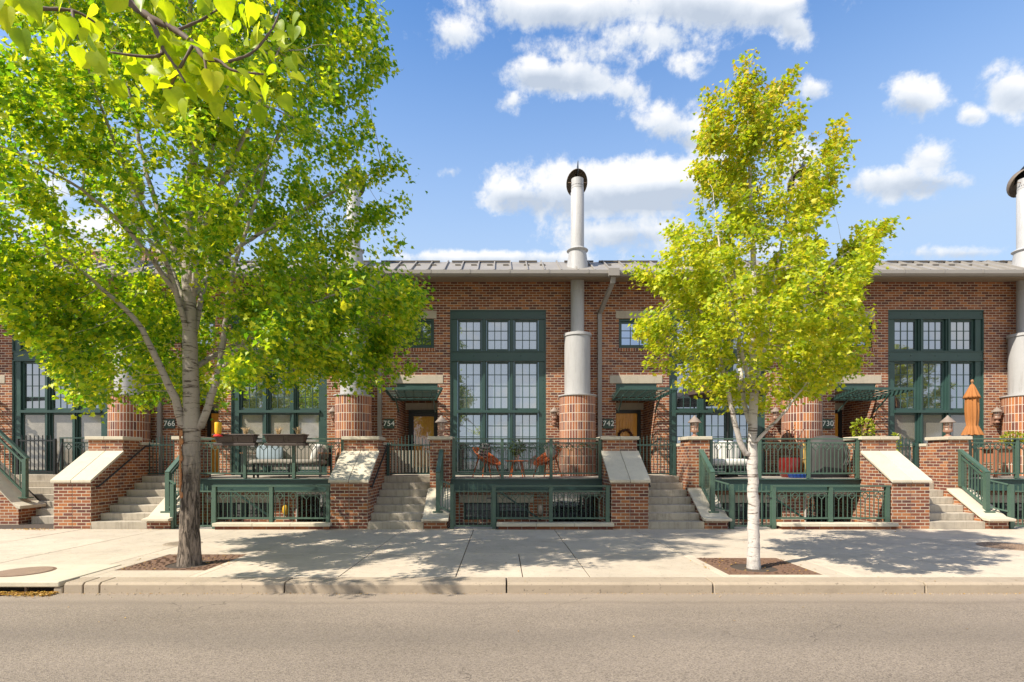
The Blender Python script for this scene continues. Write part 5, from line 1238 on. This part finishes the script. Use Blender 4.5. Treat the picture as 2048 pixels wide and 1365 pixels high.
# storm door glass of 754
t_ = thing('storm_door', 'glass storm door before the 754 wooden door', 'door', (ux(0.56), F+1.27, 1.08))
m = MB()
for a, b, c, d in ((0.18, 0.26, 1.085, 2.85), (0.86, 0.94, 1.085, 2.85), (0.26, 0.86, 2.76, 2.85), (0.26, 0.86, 1.085, 1.25)): m.box(ux(a), ux(b), F+1.24, F+1.275, c, d)
m.build('frame', 'door_frame', t_)
m2, tt = newmat('storm_glass')
g = N(tt, 'ShaderNodeBsdfGlossy', {0: (0.9, 0.95, 1, 1), 1: 0.01}); tr_n = N(tt, 'ShaderNodeBsdfTransparent')
finish(tt, N(tt, 'ShaderNodeMixShader', {0: 0.05, 1: tr_n.outputs[0], 2: g.outputs[0]}).outputs[0])
MB().box(ux(0.26), ux(0.86), F+1.255, F+1.262, 1.25, 2.76).build('pane', 'storm_glass', t_)

# ------------------------------------------------------------------ the 766 deck
V = ux(-6.0)                                                    # that house's own zero
def flower_box(label, x0, x1):
    t = thing('flower_box', label, 'planter', ((x0+x1)/2, 12.5, 1.90), 'brown flower boxes on the railing')
    m = MB(); m.hexa([(x0+0.05, 12.40, 1.86), (x1-0.05, 12.40, 1.86), (x1-0.05, 12.56, 1.86), (x0+0.05, 12.56, 1.86), (x0, 12.34, 2.035), (x1, 12.34, 2.035), (x1, 12.58, 2.035), (x0, 12.58, 2.035)])
    m.box(x0-0.02, x1+0.02, 12.32, 12.60, 2.037, 2.065); m.box(x0-0.01, x1+0.01, 12.37, 12.57, 1.80, 1.858)
    b = m.build('box', 'planter_brown', t, bevel=0.006)
    m = MB(); w_ = (x1-x0)/2
    for k in range(2):
        a, c = x0+0.06+k*w_, x0+w_-0.03+k*w_
        for (u0, u1, z0, z1) in ((a, c, 1.885, 1.90), (a, c, 2.0, 2.015), (a, a+0.015, 1.9, 2.0), (c-0.015, c, 1.9, 2.0)):
            yy = lambda z: 12.40-0.06*(z-1.86)/0.175-0.012
            m.hexa([(u0, yy(z0), z0), (u1, yy(z0), z0), (u1, yy(z0)+0.015, z0), (u0, yy(z0)+0.015, z0), (u0, yy(z1), z1), (u1, yy(z1), z1), (u1, yy(z1)+0.015, z1), (u0, yy(z1)+0.015, z1)])
    m.build('moulding', 'planter_brown', t)
    return t
flower_box('brown flower box left, with the yellow feeder above it', V+2.27, V+3.20); flower_box('brown flower box right, holding two dry grass tufts', V+3.43, V+4.36)
for lab, x in (('dry straw tuft in the left brown flower box', V+2.96), ('dry straw tuft in the right flower box, its left half', V+3.72), ('dry straw tuft at the right end of the flower boxes', V+4.18)):
    rg = np.random.default_rng(int(abs(x)*50)); m = MB(); t = thing('dry_grass_tuft', lab, 'plant', (x, 12.46, 2.06), 'dry tufts in the flower boxes')
    for q in range(46):
        a, l = rg.uniform(0, 6.28), rg.uniform(0.10, 0.21); s_ = rg.uniform(0.15, 0.8)
        e = (x+l*s_*math.cos(a), 12.46+l*s_*math.sin(a)*0.6, 2.06+l*math.sqrt(1-s_*s_*0.8)); m.tube([(x+0.03*math.cos(a), 12.46+0.02*math.sin(a), 2.04), ((x+e[0])/2, (12.46+e[1])/2, (2.06+e[2])/2+0.02), e], [0.004, 0.004, 0.002], 4)
    m.build('straw', 'straw', t)
t_ = thing('bird_feeder', 'yellow glass feeder with red base by the left flower box', 'bird feeder', (V+2.42, 12.3, 2.0))
m = MB(); m.lathe([(0.055, 2.06), (0.075, 2.10), (0.075, 2.31), (0.068, 2.33)], V+2.42, 12.28, 18); m.build('bottle', 'yellow_plastic', t_, smooth='auto')
m = MB(); m.lathe([(0.06, 2.0), (0.10, 2.01), (0.10, 2.03), (0.06, 2.058)], V+2.42, 12.28, 18); m.build('base', 'red_plastic', t_, smooth='auto')
m = MB(); m.tube([(V+2.42, 12.28, 2.33), (V+2.42, 12.30, 2.40)], 0.008, 6); m.build('hook', 'black_metal', t_)
def soft(name, label, c, r, mat, rot=(0, 0, 0), p=0.5, cat='cushion'):
    o = MB().ell((0, 0, 0), r, 20, 12, p=p).build(name, mat, None, smooth=True); o.location = c; o.rotation_euler = rot; tag(o, label, cat); return o
t_ = thing('outdoor_sofa', 'grey outdoor sofa with metal frame behind the flower boxes', 'sofa', (V+3.45, 13.6, DK))
m = MB()
for x in (2.55, 4.45):
    for y in (13.15, 14.0): m.box(V+x-0.025, V+x+0.025, y-0.025, y+0.025, DK, DK+0.58)
m.box(V+2.53, V+4.47, 13.12, 13.17, DK+0.26, DK+0.31); m.box(V+2.53, V+4.47, 13.98, 14.03, DK+0.26, DK+0.8)
m.build('frame', 'black_metal', t_)
for x in (2.55, 4.45): MB().box(V+x-0.045, V+x+0.045, 13.12, 14.03, DK+0.582, DK+0.61).build('armrest', 'deck_wood', t_)
MB().ell((V+3.5, 13.55, DK+0.37), (0.92, 0.42, 0.075), 24, 12, p=0.4).build('seat_cushion', 'cushion_beige', t_, smooth=True)
MB().ell((V+3.5, 13.93, DK+0.62), (0.92, 0.09, 0.22), 24, 12, p=0.4).build('back_cushion', 'cushion_beige', t_, smooth=True)
soft('cushion', 'pale blue cushion at the left end of the outdoor sofa', (V+2.85, 13.72, DK+0.60), (0.22, 0.08, 0.21), 'cushion_blue', (R(-18), 0, R(-8)))
soft('cushion', 'second pale blue cushion leaning beside the left one', (V+3.12, 13.68, DK+0.58), (0.2, 0.075, 0.2), 'cushion_blue', (R(-22), 0, R(10)))
soft('cushion', 'white cushion at the right end of the outdoor sofa', (V+4.2, 13.66, DK+0.60), (0.09, 0.21, 0.23), 'cushion_white', (0, R(18), 0))
t_ = thing('coffee_table', 'low metal table before the grey outdoor sofa', 'table', (V+3.35, 12.95, DK))
m = MB(); m.box(V+2.95, V+3.85, 12.8, 13.08, DK+0.33, DK+0.36); m.build('table_top', 'cushion_beige', t_, bevel=0.005)
for x in (2.98, 3.82):
    for y in (12.83, 13.05): MB().box(V+x-0.018, V+x+0.018, y-0.018, y+0.018, DK, DK+0.329).build('leg', 'black_metal', t_)
# ------------------------------------------------------------------ the 742 deck
W = ux(6.0)
t_ = thing('outdoor_sofa', 'pale grey cushioned sofa behind the slim maple trunk', 'sofa', (W+2.4, 13.7, DK))
m = MB()
for x in (1.86, 3.0):
    for y in (13.2, 14.1): m.box(W+x-0.02, W+x+0.02, y-0.02, y+0.02, DK, DK+0.5)
m.box(W+1.84, W+3.02, 13.18, 14.12, DK+0.22, DK+0.27); m.build('frame', 'black_metal', t_)
MB().ell((W+2.43, 13.6, DK+0.36), (0.58, 0.42, 0.10), 24, 12, p=0.4).build('seat_cushion', 'cushion_white', t_, smooth=True)
for x in (2.14, 2.72): MB().ell((W+x, 13.98, DK+0.66), (0.29, 0.12, 0.26), 20, 12, p=0.5).build('back_cushion', 'cushion_white', t_, smooth=True)
t_ = thing('patio_umbrella', 'open dark brown patio umbrella behind the slim maple crown', 'umbrella', (W+2.62, 13.75, DK))
m = MB(); nn = 8; top = (W+2.62, 13.75, 3.72)
for k in range(nn):
    a0_, a1_ = 2*math.pi*k/nn, 2*math.pi*(k+1)/nn; P1 = (W+2.62+1.0*math.cos(a0_), 13.75+0.95*math.sin(a0_), 3.22); P2 = (W+2.62+1.0*math.cos(a1_), 13.75+0.95*math.sin(a1_), 3.22)
    m.quad(top, P1, P2); m.quad(P1, (P1[0], P1[1], 3.12), (P2[0], P2[1], 3.12), P2)
cn = m.build('canopy', 'planter_brown', t_, merge=0.0005); md = cn.modifiers.new('solid', 'SOLIDIFY'); md.thickness = 0.008
m = MB(); m.tube([(W+2.62, 13.75, DK), (W+2.62, 13.75, 3.76)], 0.022, 10); m.build('pole', 'black_metal', t_)
m = MB(); m.lathe([(0.25, DK), (0.25, DK+0.05), (0.05, DK+0.08), (0.03, DK+0.25)], W+2.62, 13.75, 24); m.build('base', 'black_metal', t_)
t_ = thing('garden_stool', 'glossy dark red ceramic drum on the 742 deck', 'pot', (W+3.98, 13.3, DK))
m = MB(); m.lathe([(0.20, DK), (0.25, DK+0.10), (0.27, DK+0.24), (0.265, DK+0.40), (0.24, DK+0.48), (0.20, DK+0.485)], W+3.98, 13.3, 32); m.build('drum', 'red_glaze', t_, smooth='auto')
t_ = thing('bamboo_post', 'yellow bamboo pole standing beside the covered grill', 'post', (W+4.28, 13.2, DK))
m = MB(); m.tube([(W+4.26, 13.2, DK), (W+4.29, 13.2, DK+0.42), (W+4.27, 13.21, DK+0.85)], [0.04, 0.036, 0.034], 10)
for z in (0.2, 0.45, 0.7): m.lathe([(0.043, DK+z), (0.043, DK+z+0.02)], W+4.275, 13.2, 10)
m.build('pole', 'bamboo', t_, smooth='auto')
t_ = thing('covered_grill', 'barbecue grill under a dark grey fabric cover', 'grill', (W+4.8, 13.25, DK))
m = MB(); nu = 36; prof = [(0.0, 0.52, 0.30), (0.25, 0.50, 0.30), (0.5, 0.50, 0.31), (0.72, 0.50, 0.31), (0.82, 0.46, 0.29), (0.93, 0.36, 0.22), (1.01, 0.22, 0.12), (1.03, 0.06, 0.04)]
b = 0; gx0, gy0 = W+4.80, 13.28; rgx = random.Random(4)
for z, a, c in prof:
    for k in range(nu):
        t = 2*math.pi*k/nu; f = lambda v: math.copysign(abs(v)**0.6, v); wob = 1+0.035*math.sin(7*t+z*3)*(1-z*0.5)+0.02*math.sin(13*t-4*z)
        m.v.append((gx0+a*f(math.cos(t))*wob+0.05*(z > 0.9), gy0+c*f(math.sin(t))*wob, DK+z))
for i in range(len(prof)-1):
    for k in range(nu): m.f.append((i*nu+k, i*nu+(k+1) % nu, (i+1)*nu+(k+1) % nu, (i+1)*nu+k))
m.f.append(tuple((len(prof)-1)*nu+k for k in range(nu)))
m.build('cover', 'grill_cover', t_, smooth=True)
m = MB()
for k in range(3): m.tube([(gx0+0.30+0.04*k, gy0-0.29, DK+0.75), (gx0+0.33+0.05*k, gy0-0.335, DK+0.5), (gx0+0.28+0.04*k, gy0-0.32, DK+0.3)], 0.014, 5)
m.build('strap', 'grill_cover', t_)
t_ = thing('toy_box', 'low bright blue plastic tub on the 742 deck', 'tub', (W+4.22, 12.85, DK))
m = MB(); m.hexa([(W+3.75, 12.75, DK), (W+4.10, 12.75, DK), (W+4.10, 12.95, DK), (W+3.75, 12.95, DK), (W+3.72, 12.73, DK+0.09), (W+4.14, 12.73, DK+0.09), (W+4.14, 12.97, DK+0.09), (W+3.72, 12.97, DK+0.09)]); m.build('tub', 'blue_plastic', t_, bevel=0.01)
rg = np.random.default_rng(9)
t_ = thing('climbing_vine', 'sparse climbing vine on the wall behind the red drum', 'vine', (W+4.2, 14.0, DK))
m = MB(); lp_ = []
for q in range(6):
    x = W+3.95+0.13*q; L = [(x+0.06*math.sin(k*1.1+q), 14.05-0.02*k+(0.45 if q < 2 else 0), DK+0.17*k) for k in range(8)]; m.tube(L, 0.008, 5)
    lp_ += [np.array(L[rg.integers(0, 8)])+rg.normal(0, 0.07, 3) for _ in range(38)]
m.build('stem', 'twig', t_)
pp = np.array(lp_); leaf_object('foliage', pp, unit(rg.normal(0, 1, pp.shape)), unit(rg.normal(0, .6, pp.shape)+np.array((0, -.7, .4))), 0.07*rg.uniform(.6, 1.3, len(pp)), OVAL, 'leaf_red', t_)
shrub('potted_shrub', 'yellowing potted shrub standing behind the covered grill', 'plant', (ux(12.15), 13.9, DK), (ux(12.17), 13.9, DK+1.24), (0.26, 0.2, 0.24), 240, 0.085, 'leaf_lime', potr=0.17, poth=0.35)
# ------------------------------------------------------------------ the 730 deck
Y = ux(12.0)
ubx, uby = Y+2.72, 13.6
t_ = thing('patio_umbrella', 'closed rust orange patio umbrella with ruffled hem', 'umbrella', (ubx, uby, DK))
m = MB(); m.tube([(ubx, uby, DK+0.05), (ubx, uby, 3.42)], 0.022, 10); m.build('pole', 'deck_wood', t_)
m = MB(); m.lathe([(0.25, DK), (0.25, DK+0.05), (0.06, DK+0.09), (0.03, DK+0.25)], ubx, uby, 24); m.build('base', 'black_metal', t_)
m = MB(); nu = 64; prof = [(2.10, 0.24), (2.16, 0.22), (2.30, 0.155), (2.34, 0.13), (2.5, 0.155), (2.75, 0.165), (3.0, 0.155), (3.03, 0.15), (3.02, 0.205), (3.08, 0.18), (3.25, 0.10), (3.36, 0.045), (3.38, 0.02)]
for z, r in prof:
    r *= 0.84
    for k in range(nu):
        a = 2*math.pi*k/nu; w_ = 1+(0.20 if z < 2.3 else 0.13)*math.sin(9*a+z*1.5)+0.05*math.sin(21*a); m.v.append((ubx+r*w_*math.cos(a), uby+r*w_*math.sin(a)*0.9, z+0.012*math.sin(9*a)*(z < 2.2)))
for i in range(len(prof)-1):
    for k in range(nu): m.f.append((i*nu+k, i*nu+(k+1) % nu, (i+1)*nu+(k+1) % nu, (i+1)*nu+k))
m.build('canopy', 'umbrella_cloth', t_, smooth=True)
m = MB(); m.ell((ubx, uby, 3.45), (0.035, 0.035, 0.05), 12, 8); m.build('finial', 'deck_wood', t_, smooth=True)
t_ = thing('planter_table', 'reddish wooden planter bench behind the right edge railing', 'table', (Y+3.35, 13.2, DK))
m = MB(); m.box(Y+2.75, Y+4.4, 13.0, 13.5, DK+0.70, DK+0.75); m.box(Y+2.85, Y+3.25, 13.05, 13.45, DK+0.36, DK+0.69); m.build('table_top', 'terracotta', t_, bevel=0.006)
for x in (2.80, 4.33):
    for y in (13.05, 13.43): MB().box(Y+x-0.03, Y+x+0.03, y-0.03, y+0.03, DK, DK+0.698).build('leg', 'terracotta', t_)
shrub('potted_shrub', 'round lime green shrub on the wooden bench at far right', 'plant', (Y+3.35, 13.2, DK+0.755), (Y+3.35, 13.2, DK+0.95), (0.24, 0.2, 0.17), 420, 0.055, 'leaf_lime', potr=0.15, poth=0.14, potmat='black_metal')
for q in range(3): pass
shrub('potted_conifer', 'small yellow-green conifer behind the right picket gate', 'plant', (Y+1.02, 13.95, 1.08), (Y+1.02, 13.95, 1.86), (0.13, 0.13, 0.30), 300, 0.06, 'leaf_lime', potr=0.14, poth=0.4)
shrub('flower_pot', 'leggy grey-green plant behind the right picket gate', 'plant', (Y+0.35, 13.9, 1.08), (Y+0.38, 13.9, 1.75), (0.2, 0.16, 0.5), 200, 0.06, 'leaf_shrub', potr=0.16, poth=0.3)
# ------------------------------------------------------------------ leaf litter
rg = np.random.default_rng(33)
PITS = []
for (x0, x1, y0, y1) in GR:
    for q in range(70): PITS.append((rg.uniform(x0-0.2, x1+0.2), rg.uniform(y0, y1), 0.006))
lt = thing('fallen_leaves', '', '', (0, 6.4, -0.13)); del lt['label'], lt['category']; lt['kind'] = 'stuff'
pp, ss = [], []
for q in range(900):
    x = -5.35-abs(rg.normal(0, 0.75)); pp.append((x, 6.50-abs(rg.normal(0, 0.07))+0.02, -0.125+abs(rg.normal(0, 0.012)))); ss.append(rg.uniform(0.02, 0.05))
for q in range(700):
    x = rg.uniform(-5.3, 9); pp.append((x, 6.525-abs(rg.normal(0, 0.02)), -0.127)); ss.append(rg.uniform(0.008, 0.022))
for q in range(70):
    pp.append((rg.uniform(-9, 9), rg.uniform(4.2, 11.3), 0)); ss.append(rg.uniform(0.015, 0.04))
    if pp[-1][1] < 6.5: pp[-1] = (pp[-1][0], pp[-1][1], -0.128)
for q in range(150): pp.append((rg.uniform(-9.0, 8.5), 11.5-abs(rg.normal(0, 0.06)), 0.004)); ss.append(rg.uniform(0.015, 0.035))
for q in range(160): pp.append((-9.85+rg.normal(0, 0.25), 11.45-abs(rg.normal(0, 0.08)), 0.006+abs(rg.normal(0, .01)))); ss.append(rg.uniform(0.02, 0.045))
for q in PITS: pp.append(q); ss.append(rg.uniform(0.02, 0.045))
pp = np.array(pp); a = rg.uniform(0, 6.28, len(pp))
leaf_object('litter', pp+np.array((0, 0, 0.004)), np.stack([np.cos(a), np.sin(a), rg.normal(0, .15, len(pp))], 1), unit(rg.normal(0, .35, pp.shape)+np.array((0, 0, 1))), np.array(ss), OVAL, 'leaf_fallen', lt)
